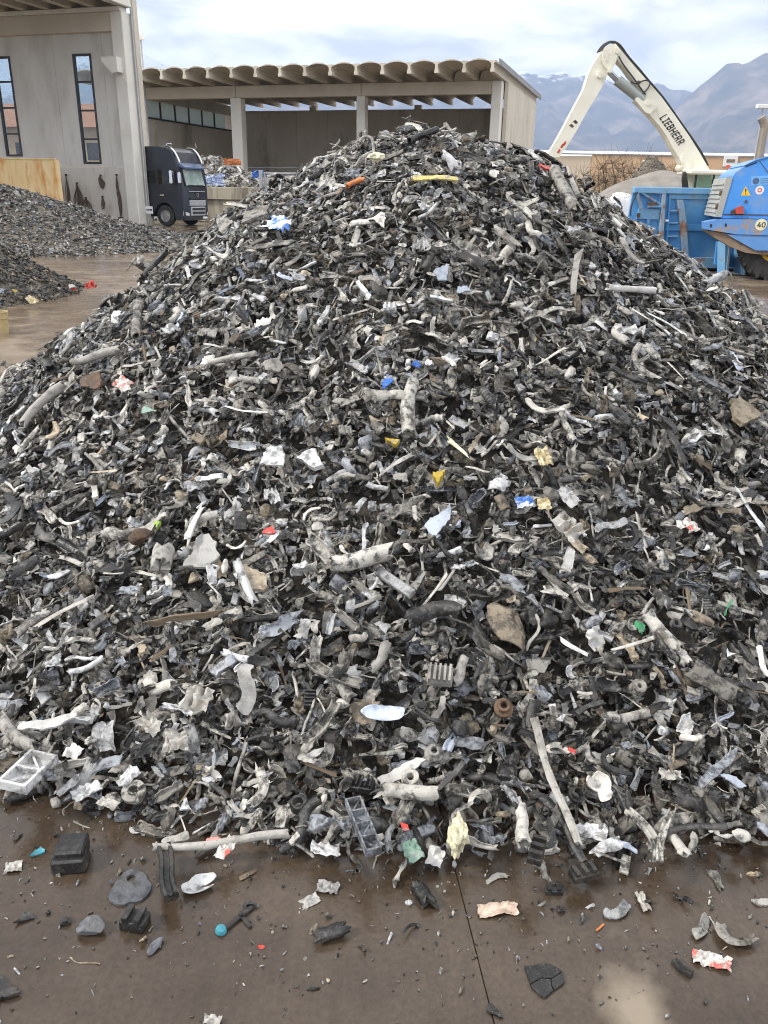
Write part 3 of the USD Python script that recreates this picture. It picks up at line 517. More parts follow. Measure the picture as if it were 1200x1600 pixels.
obj('side_window', shift([(.62, 1.95), (.56, 2.62), (-.22, 2.66), (-.22, 1.98)], -.012, .06), 'pane_dark', tr)
obj('sleeper_window', shift([(-.42, 2.02), (-.42, 2.60), (-1.1, 2.60), (-1.1, 2.02)], -.012, .06), 'pane_dark', tr)
mr = obj('mirror', T(bx(.62, .80, -.36, -.12, 1.98, 2.62, .05)), 'chrome', tr); obj('mirror_arm', T(cat(bx(.55, .68, -.14, .02, 2.54, 2.60), bx(.55, .68, -.14, .02, 2.02, 2.08))), 'truck_black', mr)
obj('mirror', T(bx(.95, 1.12, -.12, .06, 2.0, 2.55, .05)), 'chrome', tr)
for x in (-.28, .66): obj('door_seam', shift([(x, .98), (x + .018, .98), (x + .018, 2.68), (x, 2.68)], -.006, .03), 'truck_black', tr)
obj('door_handle', T(bx(-.20, .04, -.03, .0, 1.44, 1.50, .008)), 'chrome', tr)
obj('marker_lamp', T(bx(.78, .84, .0, .06, .98, 1.04)), 'chrome', tr)
def wheel(x, y, out):
    s = 1 if out > 0 else -1
    ty = lathe([(.30, -.14), (.40, -.15), (.48, -.13), (.505, -.10), (.505, .10), (.48, .13), (.40, .15), (.30, .14)], 28, 1)
    w = obj('wheel', T((ty[0] + [x, y, .505], ty[1])), 'tyre', tr, smooth=40)
    r = lathe([(.02, -.06), (.12, -.06), (.16, -.02), (.26, .0), (.31, -.10), (.31, .10), (.02, .10)], 24, 1); obj('rim', T((r[0] * [1, 1, 1] + [x, y - .03, .505], r[1])), 'rim', w)
    for k in range(8): an = k * math.pi / 4; obj('wheel_nut', T(cyl([x + .19 * math.cos(an), y - .09, .505 + .19 * math.sin(an)], [x + .19 * math.cos(an), y - .02, .505 + .19 * math.sin(an)], .022, 6)), 'chrome', w)
wheel(0, .17, -1); wheel(0, 2.25, 1)
obj('step_panel', shift([(-1.6, .45), (-.75, .45), (-.68, .8), (-1.6, .8)], .06, .5), 'truck_black', tr)
obj('chassis', T(bx(-6, .5, .8, 1.65, .62, .9)), 'truck_black', tr)

# ------------------------------------------------------------------ excavator behind the skip
EX = Plane((0, 36.0), 0)
ex = thing('material_handler', EX.w([[*EX.px(1100, 300), 0]])[0] * [1, 1, 0] if False else [EX.px(1095, 300)[0], 36.0, 0.], 'white material handler with raised bent boom behind the blue skip', 'excavator')
boom = [(967, 74), (985, 96), (1013, 128), (1034, 152), (1053, 178), (1076, 211), (1093, 238), (1108, 264), (1112, 276), (1076, 276), (1067, 262), (1062, 248), (1052, 232), (1042, 213), (1031, 197), (1016, 180), (1002, 165), (994, 157), (1000, 150), (1007, 147), (996, 132), (985, 118), (975, 104), (963, 92)]
obj('boom', EX.pxpoly(boom, 0, .62), 'boom_white', ex)
stick = [(941, 79), (952, 70), (962, 68), (968, 76), (966, 90), (958, 106), (950, 112), (946, 126), (937, 143), (919, 172), (900, 206), (884, 232), (874, 246), (853, 246), (868, 222), (880, 200), (897, 168), (912, 140), (920, 114), (927, 100)]
obj('stick', EX.pxpoly(stick, .08, .54), 'boom_white', ex)
cheek = [(942, 82), (954, 72), (964, 76), (964, 92), (958, 106), (952, 112), (944, 104), (940, 94)]
for d0, d1 in ((-.04, .02), (.60, .66)): obj('cheek_plate', EX.pxpoly(cheek, d0, d1, 0), 'boom_white', ex)
def exw(X, Y, d): q = EX.px(X, Y); return EX.w([[q[0], d, q[1]]])[0]
for X, Y, r in ((964, 80, .10), (937, 117, .11), (1011, 161, .10), (1070, 262, .16), (953, 110, .09)): obj('pin', cyl(exw(X, Y, -.10), exw(X, Y, .72), r, 14), 'boom_white', ex)
for d in (.06, .44):
    cy = obj('cylinder', cyl(exw(967, 124, d), exw(1006, 155, d), .155, 14), 'cylinder_grey', ex); obj('piston_rod', cyl(exw(952, 109, d), exw(967, 124, d), .06, 10), 'steel_rod', cy)
obj('lug', EX.pxpoly([(992, 155), (999, 150), (1020, 160), (1023, 170), (1016, 178), (1008, 175)], -.07, -.005), 'boom_white', ex)
obj('base_cheek', EX.pxpoly([(1063, 250), (1068, 240), (1074, 243), (1080, 256), (1078, 266), (1070, 268)], -.07, -.005), 'boom_white', ex)
for k, (o, d) in enumerate(((0, .1), (2, .22), (1, .36), (3, .5))):
    pts = [(940 - o, 80), (946, 71 - o), (956, 66 - o), (967, 69 - o), (978, 83 - o), (993, 101 - o), (1014, 126 - o), (1036, 152 - o), (1056, 180 - o), (1078, 211 - o), (1096, 238 - o), (1107, 260)]
    obj('hydraulic_hose', tube(curve([exw(X + 1, Y - 1, d) for X, Y in pts], 40), .032, 6), 'hose_black', ex)
for pts in ([(966, 88), (975, 104), (988, 121), (1000, 138), (1008, 148)], [(985, 128), (996, 130), (1008, 126), (1014, 128), (1010, 140), (1003, 146)]): obj('hydraulic_hose', tube(curve([exw(X, Y, -.08) for X, Y in pts], 24), .028, 6), 'hose_black', ex)
for k, (X, Y) in enumerate(((998, 128), (893, 196), (899, 190))): obj('rust_patch', EX.pxpoly([(X - 4, Y), (X, Y - 3), (X + 4, Y + 1), (X + 1, Y + 4)], -.006 if k == 0 else .074, -.001 if k == 0 else .079), 'rust_brown', ex)
for X, Y in ((878, 228), (873, 236), (882, 224)): obj('red_mark', EX.pxpoly([(X - 3, Y + 2), (X + 1, Y - 4), (X + 3, Y - 1), (X, Y + 4)], .074, .079), 'red_paint', ex)
p1, p2 = EX.px(1034, 181), EX.px(1064, 224)
e1 = (p2 - p1) / np.linalg.norm(p2 - p1); e2 = np.array([-e1[1], e1[0]])
lt, x_ = [], 0.0
for ch in 'LIEBHERR':
    lm = meshkit.text_mesh(ch, .29, .008, bold=True); lv = np.array(lm.vertices); lv[:, 0] += x_ - lv[:, 0].min(); x_ = lv[:, 0].max() + .065; lt.append((lv, np.array(lm.faces)))
tm = trimesh.Trimesh(*cat(*lt), process=False); tv = np.array(tm.vertices); wd = tv[:, 0].max(); tv[:, 0] *= np.linalg.norm(p2 - p1) / wd
c2 = p1[None] + tv[:, :1] * e1 + (tv[:, 1:2] - .12 + .12 * tv[:, :1] * 0) * e2 + (tv[:, 1:2] * .22) * e1
obj('maker_lettering', (EX.w(np.stack([c2[:, 0], -.003 - tv[:, 2], c2[:, 1]], 1)), np.array(tm.faces)), 'print_black', ex)
cab0, cab1, cz1, cz0 = EX.px(1066, 280)[0], EX.px(1136, 280)[0], EX.px(1100, 267)[1], EX.px(1100, 300)[1]
obj('cab_roof', EX.box(cab0 - .02, cab1 + .1, -.9, .75, cz1 - .16, cz1 + .02, .05), 'boom_white', ex)
fr = obj('cab_frame', cat(*[EX.box(x, x + .07, d, d + .07, -.2, cz1 - .165) for x in (cab0 + .25, cab0 + .95, cab1 - .55, cab1 - .08) for d in (-.8, .6)], EX.box(cab0 + .25, cab1, -.8, .66, .2, cz0 - .3)), 'truck_black', ex)
for a, b in ((cab0 + .33, cab0 + .94), (cab0 + 1.03, cab1 - .56), (cab1 - .47, cab1 - .09)): obj('cab_window', EX.box(a, b, -.77, -.755, cz0 - .3, cz1 - .17), 'pane_green', ex)
obj('cab_back', EX.box(cab0 + .3, cab1, .45, .5, cz0 - .3, cz1 - .17), 'hose_black', ex) if False else None
for k in range(6): obj('pipe_bundle', tube(curve([exw(1062 + k, 270, -.5 + k * .05), exw(1060 + k, 280, -.55), exw(1062 + k, 292, -.5), exw(1064 + k, 304, -.5)], 10), .06, 6), 'hose_black', ex)
obj('beacon', cyl(exw(1133, 264, -.3), exw(1133, 258, -.3), .07, 8), 'red_paint', ex)
obj('upper_body', EX.box(cab0 + .1, cab1 + 3.5, -.7, 2.0, .5, 1.35, .08), 'boom_white', ex); obj('undercarriage', EX.box(cab0 - .6, cab1 + 3.2, -1.0, 2.4, 0, .5, .1), 'truck_black', ex)
obj('boom_foot', EX.pxpoly([(1072, 270), (1112, 270), (1116, 300), (1074, 300)], .05, .57, 0), 'boom_white', ex)

# ------------------------------------------------------------------ blue skip (roll-off container) and the second one behind the loader
CO = Plane((6.6, 20.4), -3)
sk = thing('blue_skip', CO.P, 'faded blue steel skip with ladder and rusty post, right of the big heap', 'skip')
A = lambda X, Y, d=0: CO.px(X, Y, d)
zb, zt2 = A(1080, 412)[1], A(1060, 303)[1]
xl, xr, xm = A(984, 330)[0], A(1121, 350)[0], A(1039, 340)[0]
obj('side_wall', CO.box(xm, xr + 1.2, .10, .14, zb, zt2), 'skip_blue', sk)
obj('top_rail', CO.box(A(991, 300)[0], xr + 1.2, .0, .16, zt2, A(1060, 293)[1], .015), 'skip_blue_worn', sk)
obj('upper_band', CO.box(xm + .05, xr + 1.2, .055, .098, A(1080, 311)[1], zt2 - .002), 'skip_blue_worn', sk)
obj('mid_rib', CO.box(A(1042, 350)[0], xr + 1.2, .04, .098, A(1080, 361)[1], A(1080, 351)[1], .008), 'skip_blue', sk)
obj('bottom_rail', CO.box(xm, xr + 1.2, .0, .16, zb - .1, A(1080, 402)[1], .01), 'skip_blue_worn', sk)
obj('corner_post', CO.pxpoly([(1035, 302), (1040, 302), (1034, 400), (1028, 400)], -.03, .12, 0), 'skip_rusty', sk)
obj('diagonal_post', CO.pxpoly([(1058, 312), (1067, 312), (1072, 345), (1076, 403), (1067, 403), (1063, 350)], -.02, .10, 0), 'skip_rusty', sk)
for k, Y in enumerate((328, 347, 368, 387)):
    obj('ladder_rung', CO.pxpoly([(1047 - k * 1.5, Y), (1058 + k * .6, Y), (1058 + k * .6, Y + 2.2), (1047 - k * 1.5, Y + 2.2)], -.02, .06, 0), 'skip_blue_worn', sk)
obj('ladder_side', CO.pxpoly([(1046, 311), (1048, 311), (1042, 395), (1040, 395)], .0, .06, 0), 'skip_blue', sk)
obj('rear_panel', CO.pxpoly([(992, 300), (1034, 303), (1028, 412), (978, 405), (984, 340)], .12, .16, 0), 'skip_blue', sk)
obj('rear_band', CO.pxpoly([(1000, 326), (1033, 327), (1031, 343), (996, 342)], .05, .118, 0), 'skip_blue_worn', sk)
obj('door_arm', CO.pxpoly([(996, 298), (1001, 298), (1036, 319), (1034, 322)], .02, .05, 0), 'skip_blue_worn', sk)
obj('door_arm', CO.pxpoly([(994, 300), (998, 300), (1004, 326), (1000, 327)], .0, .04, 0), 'skip_rusty', sk)
obj('latch', CO.pxpoly([(1013, 316), (1026, 315), (1027, 320), (1013, 321)], -.03, .04, 0), 'rust_brown', sk)
obj('latch_bar', CO.pxpoly([(1012, 321), (1034, 321), (1034, 324), (1012, 324)], -.02, .05, 0), 'skip_blue_worn', sk)
obj('hook', CO.box(A(996, 335)[0], A(1000, 335)[0], -.03, .05, A(996, 340)[1], A(996, 333)[1]), 'rust_brown', sk)
for X in (992, 1012): obj('end_rib', CO.pxpoly([(X, 343), (X + 4, 343), (X - 1, 400), (X - 6, 400)], .03, .118, 0), 'skip_blue', sk)
obj('hose', tube(curve([CO.w([[*A(X, Y)[:1], -.02, A(X, Y)[1]]])[0] for X, Y in ((996, 300), (990, 312), (986, 324), (985, 338))], 12), .018, 5), 'hose_black', sk)
obj('far_wall', CO.box(xm + .1, xr + 1.2, 2.1, 2.14, zb, zt2), 'skip_blue', sk); obj('floor', CO.box(xm + .1, xr + 1.2, .15, 2.1, zb, zb + .03), 'skip_blue_worn', sk)
obj('side_runner', CO.box(xm + .3, xr + 1.2, .5, .62, 0, zb - .11), 'rust_brown', sk); obj('side_runner', CO.box(xm + .3, xr + 1.2, 1.5, 1.62, 0, zb - .11), 'rust_brown', sk)
obj('name_tag', CO.pxpoly([(1039, 343), (1044, 343), (1044, 346), (1039, 346)], -.04, -.032, 0), 'sign_white', sk)
S2 = Plane((8.2, 19.6), -6)
s2 = thing('blue_bucket', S2.P, 'light blue ribbed steel bucket standing under the tail of the loader', 'bucket')
def s2p(name, pts, d0, d1, m): obj(name, S2.pxpoly(pts, d0, d1, 0), m, s2)
s2p('back_plate', [(1124, 378), (1170, 372), (1182, 424), (1120, 414)], .12, .16, 'skip_blue')
for X in (1121, 1147): s2p('rib', [(X + 4, 378), (X + 9, 377), (X + 8, 428), (X + 3, 427)], -.25, .118, 'skip_blue_worn')
for X in (1122, 1149): s2p('rib_edge', [(X + 9, 380), (X + 12, 380), (X + 6, 428), (X + 3, 428)], -.27, -.252, 'skip_rusty')
s2p('side_plate', [(1165, 372), (1182, 372), (1184, 426), (1160, 422)], -.1, .118, 'skip_blue')
# two big white bags
BG = Plane((5.6, 21.6), 4)
for k, (x0, x1, y0, y1, lab) in enumerate(((956, 988, 308, 372, 'crumpled white bulk bag against the left end of the blue skip'), (930, 956, 316, 372, 'slumped white bulk bag half hidden by the big heap'))):
    a, b = BG.px(x0, y1), BG.px(x1, y0); z1 = b[1]; r = np.random.default_rng(k)
    m = trimesh.creation.box([b[0] - a[0], .8, z1]); v, f = np.array(m.vertices), np.array(m.faces); v, f = trimesh.remesh.subdivide_to_size(v, f, .12); m = trimesh.Trimesh(v, f); m.merge_vertices(); trimesh.smoothing.filter_laplacian(m, iterations=3); v = np.array(m.vertices)
    v += (meshkit.fbm(v * 3.1 + k * 9, 3, k)[:, None] - .5) * .26 * (v / (np.linalg.norm(v, axis=1, keepdims=True) + .1)); v[:, 2] -= v[:, 2].min()
    t = thing('bulk_bag', BG.w([[(a[0] + b[0]) / 2, .5, 0]])[0], lab, 'bulk bag')
    obj('sack', BG.put((v + [(a[0] + b[0]) / 2, .5, 0], np.array(m.faces))), 'bag_white', t, smooth=True)
    for q in (.2, .8): s = a[0] + (b[0] - a[0]) * q; obj('lifting_loop', tube(BG.w(curve([[s - .06, .3, z1 - .12], [s - .05, .3, z1 + .05], [s + .05, .32, z1 + .06], [s + .08, .3, z1 - .12]], 10)), .02, 5), 'bag_white', t)

# ------------------------------------------------------------------ wheel loader, tail towards us
LP = Plane(ground(1128, 436) * [1, 1, 0] + np.array([0, -.15, 0]), 13)      # its near side
LR = Plane(LP.P, 62)                                                          # its rear face, seen at a slant
ld = thing('wheel_loader', LP.P, 'blue wheel loader tail with grey grille, warning stickers and large wheel, at right edge', 'wheel loader')
Lx = lambda X, Y, d=0: LP.px(X, Y, d)
smax = 4.2
def lpoly(pts, ext=(), d0=0, d1=2.3): return LP.poly([Lx(*p) for p in pts] + list(ext), d0, d1)
top0, bot0 = Lx(1198, 247)[1], Lx(1198, 338)[1]
hoodpts = [Lx(1126, 341), Lx(1145, 276), Lx(1150, 269), Lx(1164, 259), Lx(1180, 252), Lx(1198, 247), (smax, top0 + .10), (smax, bot0 - .02)]
hoodm = solid(LP.poly(hoodpts, 0, 2.2)); 
obj('hood', hoodm, 'loader_blue', ld, smooth=25)
obj('hood_lid', LP.poly([Lx(1163, 258.6), Lx(1180, 251.4), Lx(1198, 246.4), (smax, top0 + .12), (smax, top0 + .16), Lx(1198, 244.8), Lx(1180, 249.6)], -.02, 2.22), 'loader_blue', ld)
obj('hood_gap', LP.poly([Lx(1164, 259.8), Lx(1182, 253), Lx(1183, 254.5), Lx(1166, 261)], -.006, .0), 'print_black', ld)
obj('hood_seam', LP.poly([Lx(1186, 252), Lx(1188, 252), Lx(1206, 276), Lx(1204, 277)], -.006, -.001), 'truck_blue', ld)
# grille on the slanted rear face
gA, gB = Lx(1127, 339), Lx(1145, 277)
def rear_slab(t0, t1, dv0, dv1, o0, o1):              # a slab on the rear face between fractions t0, t1 of its height
    c = []
    for t in (t0, t1):
        e = gA + (gB - gA) * t
        for dv in (dv0, dv1): c += [[e[0] + o, dv, e[1]] for o in (o0, o1)]
    return LP.put(m3.Manifold.hull_points(np.array(c)))
gr = obj('radiator_grille', rear_slab(0, 1, .06, 2.1, -.10, .01), 'loader_grille', ld)
for k in range(7): obj('grille_slat', rear_slab(.1 + k * .12, .1 + k * .12 + .035, .16, 2.0, -.125, -.101), 'loader_grille', gr)
obj('grille_edge', LP.poly([gA + [-.12, 0], gA + [.0, 0], gB + [.0, 0], gB + [-.12, 0]], -.015, .055), 'loader_grille', gr)
for t in (.25, .6): e = gA + (gB - gA) * t; obj('grille_hinge', LP.box(e[0] - .17, e[0] - .10, .0, .06, e[1] - .05, e[1] + .05), 'rust_brown', gr)
cwp = [Lx(1101, 351), Lx(1127, 341), (smax, bot0 - .03), (smax, Lx(1198, 368)[1]), Lx(1160, 366), Lx(1122, 358)]
cw = obj('counterweight', LP.poly([Lx(1101, 358), Lx(1101, 347), Lx(1127, 342), (smax, bot0 - .025), (smax, Lx(1198, 370)[1]), Lx(1150, 366)], -.05, .55), 'loader_worn', ld)
obj('belly', LP.poly([Lx(1100, 359), Lx(1150, 367), (smax, Lx(1198, 371)[1]), (smax, Lx(1198, 392)[1]), Lx(1190, 398), Lx(1165, 395), Lx(1140, 385), Lx(1118, 372)], .02, .60), 'loader_mud', ld)
obj('belly_edge', LP.poly([Lx(1135, 366), (smax, Lx(1198, 372)[1]), (smax, Lx(1198, 390)[1]), Lx(1180, 391), Lx(1160, 380)], -.03, .015), 'loader_worn', ld)
for X, Y in ((1109, 350), (1132, 349)): obj('tow_slot', LP.poly([Lx(X, Y), Lx(X + 3, Y), Lx(X + 3, Y + 5), Lx(X, Y + 5)], -.056, -.051), 'print_black', ld)
tl = obj('tail_lamp', LP.poly([Lx(1148, 325), Lx(1160, 321), Lx(1161, 334), Lx(1149, 334)], -.06, -.001), 'red_paint', ld); obj('lamp_bracket', LP.poly([Lx(1142, 329), Lx(1148, 327), Lx(1147, 335), Lx(1141, 335)], -.05, -.001), 'rust_brown', tl)
obj('hood_strip', LP.poly([Lx(1130, 334), (smax, bot0 + .05), (smax, bot0 + .035), Lx(1130, 335.6)], -.012, -.001), 'rust_brown', ld)
tri = [(1165, 291), (1157.5, 305.5), (1173, 305.5)]; ts = obj('warning_triangle', LP.poly([Lx(*p) for p in tri], -.004, -.001), 'sticker_yellow', ld)
obj('exclamation_mark', cat(LP.poly([Lx(1164, 295), Lx(1166, 295), Lx(1165.6, 300.5), Lx(1164.4, 300.5)], -.007, -.0045), LP.poly([Lx(1164.2, 301.8), Lx(1165.8, 301.8), Lx(1165.8, 303.6), Lx(1164.2, 303.6)], -.007, -.0045)), 'print_black', ts)
def disc(X, Y, r, d0, d1, m, name, par): c = Lx(X, Y); return obj(name, LP.poly([(c[0] + r * math.cos(a), c[1] + r * math.sin(a)) for a in np.linspace(0, 2 * math.pi, 25)[:-1]], d0, d1), m, par)
ds = disc(1187, 297, .085, -.004, -.001, 'sign_white', 'round_sticker', ld); disc(1187, 297, .045, -.006, -.0045, 'sticker_red', 'red_ring', ds); disc(1187, 297, .025, -.008, -.0065, 'sign_white', 'ring_centre', ds)
pl = obj('info_plate', LP.poly([Lx(1174, 276), Lx(1204, 274), Lx(1204, 288), Lx(1174, 290)], -.004, -.001), 'sticker_blue', ld); disc(1181, 283, .065, -.006, -.0045, 'truck_blue', 'plate_emblem', pl)
for k in range(3): obj('plate_line', LP.poly([Lx(1188, 279 + k * 3.2), Lx(1200, 278.4 + k * 3.2), Lx(1200, 279.4 + k * 3.2), Lx(1188, 280 + k * 3.2)], -.006, -.0045), 'truck_blue', pl)
sp = disc(1188.5, 351, .115, -.056, -.0505, 'sticker_cream', 'speed_disc', ld)
nm = meshkit.text_mesh('40', .10, .003, bold=True); nv = np.array(nm.vertices); c = Lx(1188.5, 351); nv[:, 0] -= nv[:, 0].max() / 2
obj('speed_number', (LP.w(np.stack([c[0] + nv[:, 0], -.057 - nv[:, 2], c[1] + nv[:, 1] - .05], 1)), np.array(nm.faces)), 'print_black', sp)
disc(1165.5, 315, .03, -.012, -.001, 'rust_brown', 'cap', ld)
e0 = LP.w([[Lx(1194, 249)[0] + .02, .7, Lx(1194, 249)[1] - .15]])[0]; pt = Lx(1199, 200, .7)[1]
ep = obj('exhaust_pipe', tube(np.array([e0, e0 + [0, 0, pt - e0[2]], e0 + [-.03, 0, pt - e0[2] + .10], e0 + [-.10, 0, pt - e0[2] + .20]]), .085, 12), 'pipe_steel', ld)
wc = LP.w([[Lx(1206, 395)[0] + .1, .1, .62]])[0]
wt = lathe([(.32, -.27), (.52, -.29), (.66, -.24), (.70, -.12), (.70, .12), (.66, .24), (.52, .29), (.32, .27)], 32, 1)
def LT(v, c): return c + v[:, :1] * LP.u + v[:, 1:2] * LP.v + v[:, 2:3] * np.array([0, 0, 1.])
for dv in (.35, 1.9):
    c = wc + LP.v * dv; c[2] = .70
    w = obj('wheel', (LT(wt[0], c), wt[1]), 'tyre', ld, smooth=35)
    for k in range(22):
        a = k * 2 * math.pi / 22
        for s in (-1, 1):
            q = np.array([[x, y * s, r] for x in (-.035, .035) for y, r in ((.02, .72), (.26, .70), (.02, .69), (.26, .60))]); q[:, 0] += q[:, 1] * s * .35
            cc, ss = math.cos(a + .14 * (s > 0)), math.sin(a + .14 * (s > 0)); q = np.stack([q[:, 0] * cc + q[:, 2] * ss, q[:, 1], -q[:, 0] * ss + q[:, 2] * cc], 1)
            obj('tread_lug', (LT(arr(m3.Manifold.hull_points(q))[0], c), arr(m3.Manifold.hull_points(q))[1]), 'tyre', w)
    rm = lathe([(.03, -.1), (.2, -.1), (.26, -.2), (.33, -.22), (.33, .2), (.03, .2)], 24, 1); obj('rim', (LT(rm[0], c), rm[1]), 'sticker_yellow', w)
obj('rear_axle', cyl(wc + LP.v * .3 + [0, 0, .08], wc + LP.v * 2.0 + [0, 0, .08], .16, 10), 'loader_mud', ld)

# ------------------------------------------------------------------ far side: gravel mound, bushes, warehouse
def mound(name, cx, cy, a, b, h, m, amp, seed, n=60, label=None, category=None, power=1.2, parent=None):
    g = np.linspace(-1.15, 1.15, n); X, Y = np.meshgrid(g, g); r = np.sqrt(X * X + Y * Y + .02) - .14
    Z = h * np.clip(1 - r, -.05, 1) ** 1 ; Z = np.where(r < 1, h * np.abs(np.clip(1 - r, 0, 1)) ** power, -.05)
    x, y = cx + X * a, cy + Y * b; Z = Z + amp * (meshkit.fbm(np.stack([x * 1.2 / max(a, 1) * 3, y * 1.2 / max(a, 1) * 3, x * 0 + seed], -1), 5, seed) - .5) * np.clip(Z / h * 2, 0, 1)
    i, j = np.meshgrid(np.arange(n - 1), np.arange(n - 1), indexing='ij'); q = i * n + j; f = np.stack([q, q + 1, q + n + 1, q + n], -1).reshape(-1, 4)
    f = np.vstack([f[:, [0, 1, 2]], f[:, [0, 2, 3]]])
    return obj(name, (np.stack([x, y, Z], -1).reshape(-1, 3), f), m, parent, label=label, category=category, smooth=True, at=(cx, cy, 0) if parent is None else None)
GM = Plane((0, 47), 0)
c = GM.px(1005, 290); mound('gravel_mound', c[0] + .9, 47, 5.4, 5, 2.95, 'gravel', .35, 3, power=.85, label='broad grey gravel mound beyond the blue skip, left of the boom foot', category='gravel heap')
c2_ = GM.px(1072, 290); mound('gravel_mound', c2_[0] + 1.4, 48.5, 5.5, 4.5, 2.75, 'gravel', .3, 8, power=.85, label='flatter grey gravel mound beyond the cab of the white machine', category='gravel heap')
WH = Plane((32, 110), 2)
wh = thing('warehouse', WH.P, 'long low tan warehouse in front of the mountains', 'warehouse')
a = WH.px(846, 243)[0]; m_ = WH.px(925, 243)[0]; zt_ = WH.px(1000, 243)[1]
obj('end_wall', WH.box(a - 4, m_ - .02, 0, .3, 0, zt_ - .15), 'warehouse_pale', wh)
for k in range(8): obj('wall_panel', WH.box(m_ + k * 6 + .02, m_ + k * 6 + 5.98, -.1, .2, 0, zt_ - .02), 'warehouse_tan', wh)
obj('roof', WH.put(m3.Manifold.hull_points(np.array([[s, d, z] for s, d, z in ((a - 4, .3, zt_ - .16), (m_ + 49, .3, zt_ - .16), (a - 4, 30, zt_ - .2), (m_ + 49, 30, zt_ - .2), (a + 2, 15, zt_ + 1.1), (m_ + 45, 15, zt_ + 1.1))]))), 'sign_white', wh)
obj('roof_edge', WH.box(a - 4, m_ + 49, -.2, -.11, zt_ - .02, zt_ + .14), 'roof_sheet', wh)
q0, q1 = WH.px(1128, 260), WH.px(1152, 243); sb = obj('sign_board', WH.box(q0[0], q1[0], -.4, -.21, q0[1], q1[1]), 'sign_white', wh)
q0, q1 = WH.px(1133, 254), WH.px(1147, 249); obj('sign_emblem', WH.box(q0[0], q1[0], -.43, -.402, q0[1], q1[1]), 'tan_scrap', sb)
def bush(px, py, d, h, w, seed, label, m='twig'):
    g = Plane((0, d), 0); s = g.px(px, py)[0]; r = random.Random(seed); base_ = np.array([s, d, 0.])
    t = thing('bare_bush', base_, label, 'bush')
    tw, tk = [], []
    for i in range(6):
        an = r.uniform(0, 6.28); p = base_.copy(); d_ = np.array([math.cos(an) * .35, math.sin(an) * .35, 1.]); pts = [p]
        for s_ in range(4): d_ = d_ + np.array([r.uniform(-.2, .2), r.uniform(-.2, .2), 0]); p = p + d_ / np.linalg.norm(d_) * h * .22; pts.append(p)
        tk.append(tube(np.array(pts), np.linspace(.06, .02, 5), 4))
        for k in range(42):
            q = np.array(pts[1 + k % 4]); dd = np.array([r.gauss(0, 1), r.gauss(0, 1), r.uniform(-.1, 1.4)]); dd /= np.linalg.norm(dd); L = r.uniform(.2, .5) * w
            pp = [q, q + dd * L * .5 + [0, 0, .03], q + dd * L + np.array([r.uniform(-.1, .1), 0, r.uniform(0, .2)])]; tw.append(tube(np.array(pp), [.016, .012, .006], 3))
    obj('stem', cat(*tk), m, t); obj('twigs', cat(*tw), m, t)
for k, (px, d, h, w, lab, m) in enumerate(((905, 62, 3.0, 2.2, 'pale bare bush against the left end of the warehouse', 'twig'), (948, 60, 3.9, 3.0, 'tall brown bare bush in front of the tan warehouse', 'twig'), (975, 63, 4.6, 3.0, 'largest bare bush behind the gravel mound', 'twig'), (1008, 66, 4.2, 2.6, 'thin bare bush behind the dark chips on the gravel', 'twig'), (930, 56, 2.6, 2.0, 'low greenish bare bush at the left foot of the gravel mound', 'twig_green'), (1060, 68, 4.0, 2.2, 'sparse bare bush showing left of the white boom', 'twig'))):
    bush(px, 290, d, h, w, 20 + k, lab, m)
HS = Plane((-34, 92), 10)
hs = thing('brick_house', HS.P, 'orange brick house seen through the slot windows of the shed', 'house')
obj('wall', HS.box(-16, 12, 0, 9, 0, 7.2), 'warehouse_tan', hs)
rf = obj('roof', HS.put(m3.Manifold.hull_points(np.array([[x, y, z] for x, y, z in ((-17, -1, 7.2), (13, -1, 7.2), (-17, 10, 7.2), (13, 10, 7.2), (-13, 4.5, 9.8), (9, 4.5, 9.8))]))), 'roof_tile', hs)
for k in range(6): obj('window', HS.box(-13 + k * 4, -11.8 + k * 4, -.05, .05, 4.2, 5.8), 'window_frame', hs)
# small bucket at the left edge
c = ground(2, 521); c[2] = 0
bk = thing('yellow_bucket', c, 'weathered yellow bucket standing on the wet yard at the left edge', 'bucket')
v, f = lathe([(.0, 0), (.085, 0), (.105, .24), (.112, .245), (.112, .26), (.098, .26), (.09, .05), (.0, .05)], 24); obj('pail', (v + c, f), 'bucket_paint', bk, smooth=35)
v, f = lathe([(.107, .18), (.112, .18), (.112, .195), (.107, .195)], 24); obj('rim_band', (v + c, f), 'bucket_paint', bk)

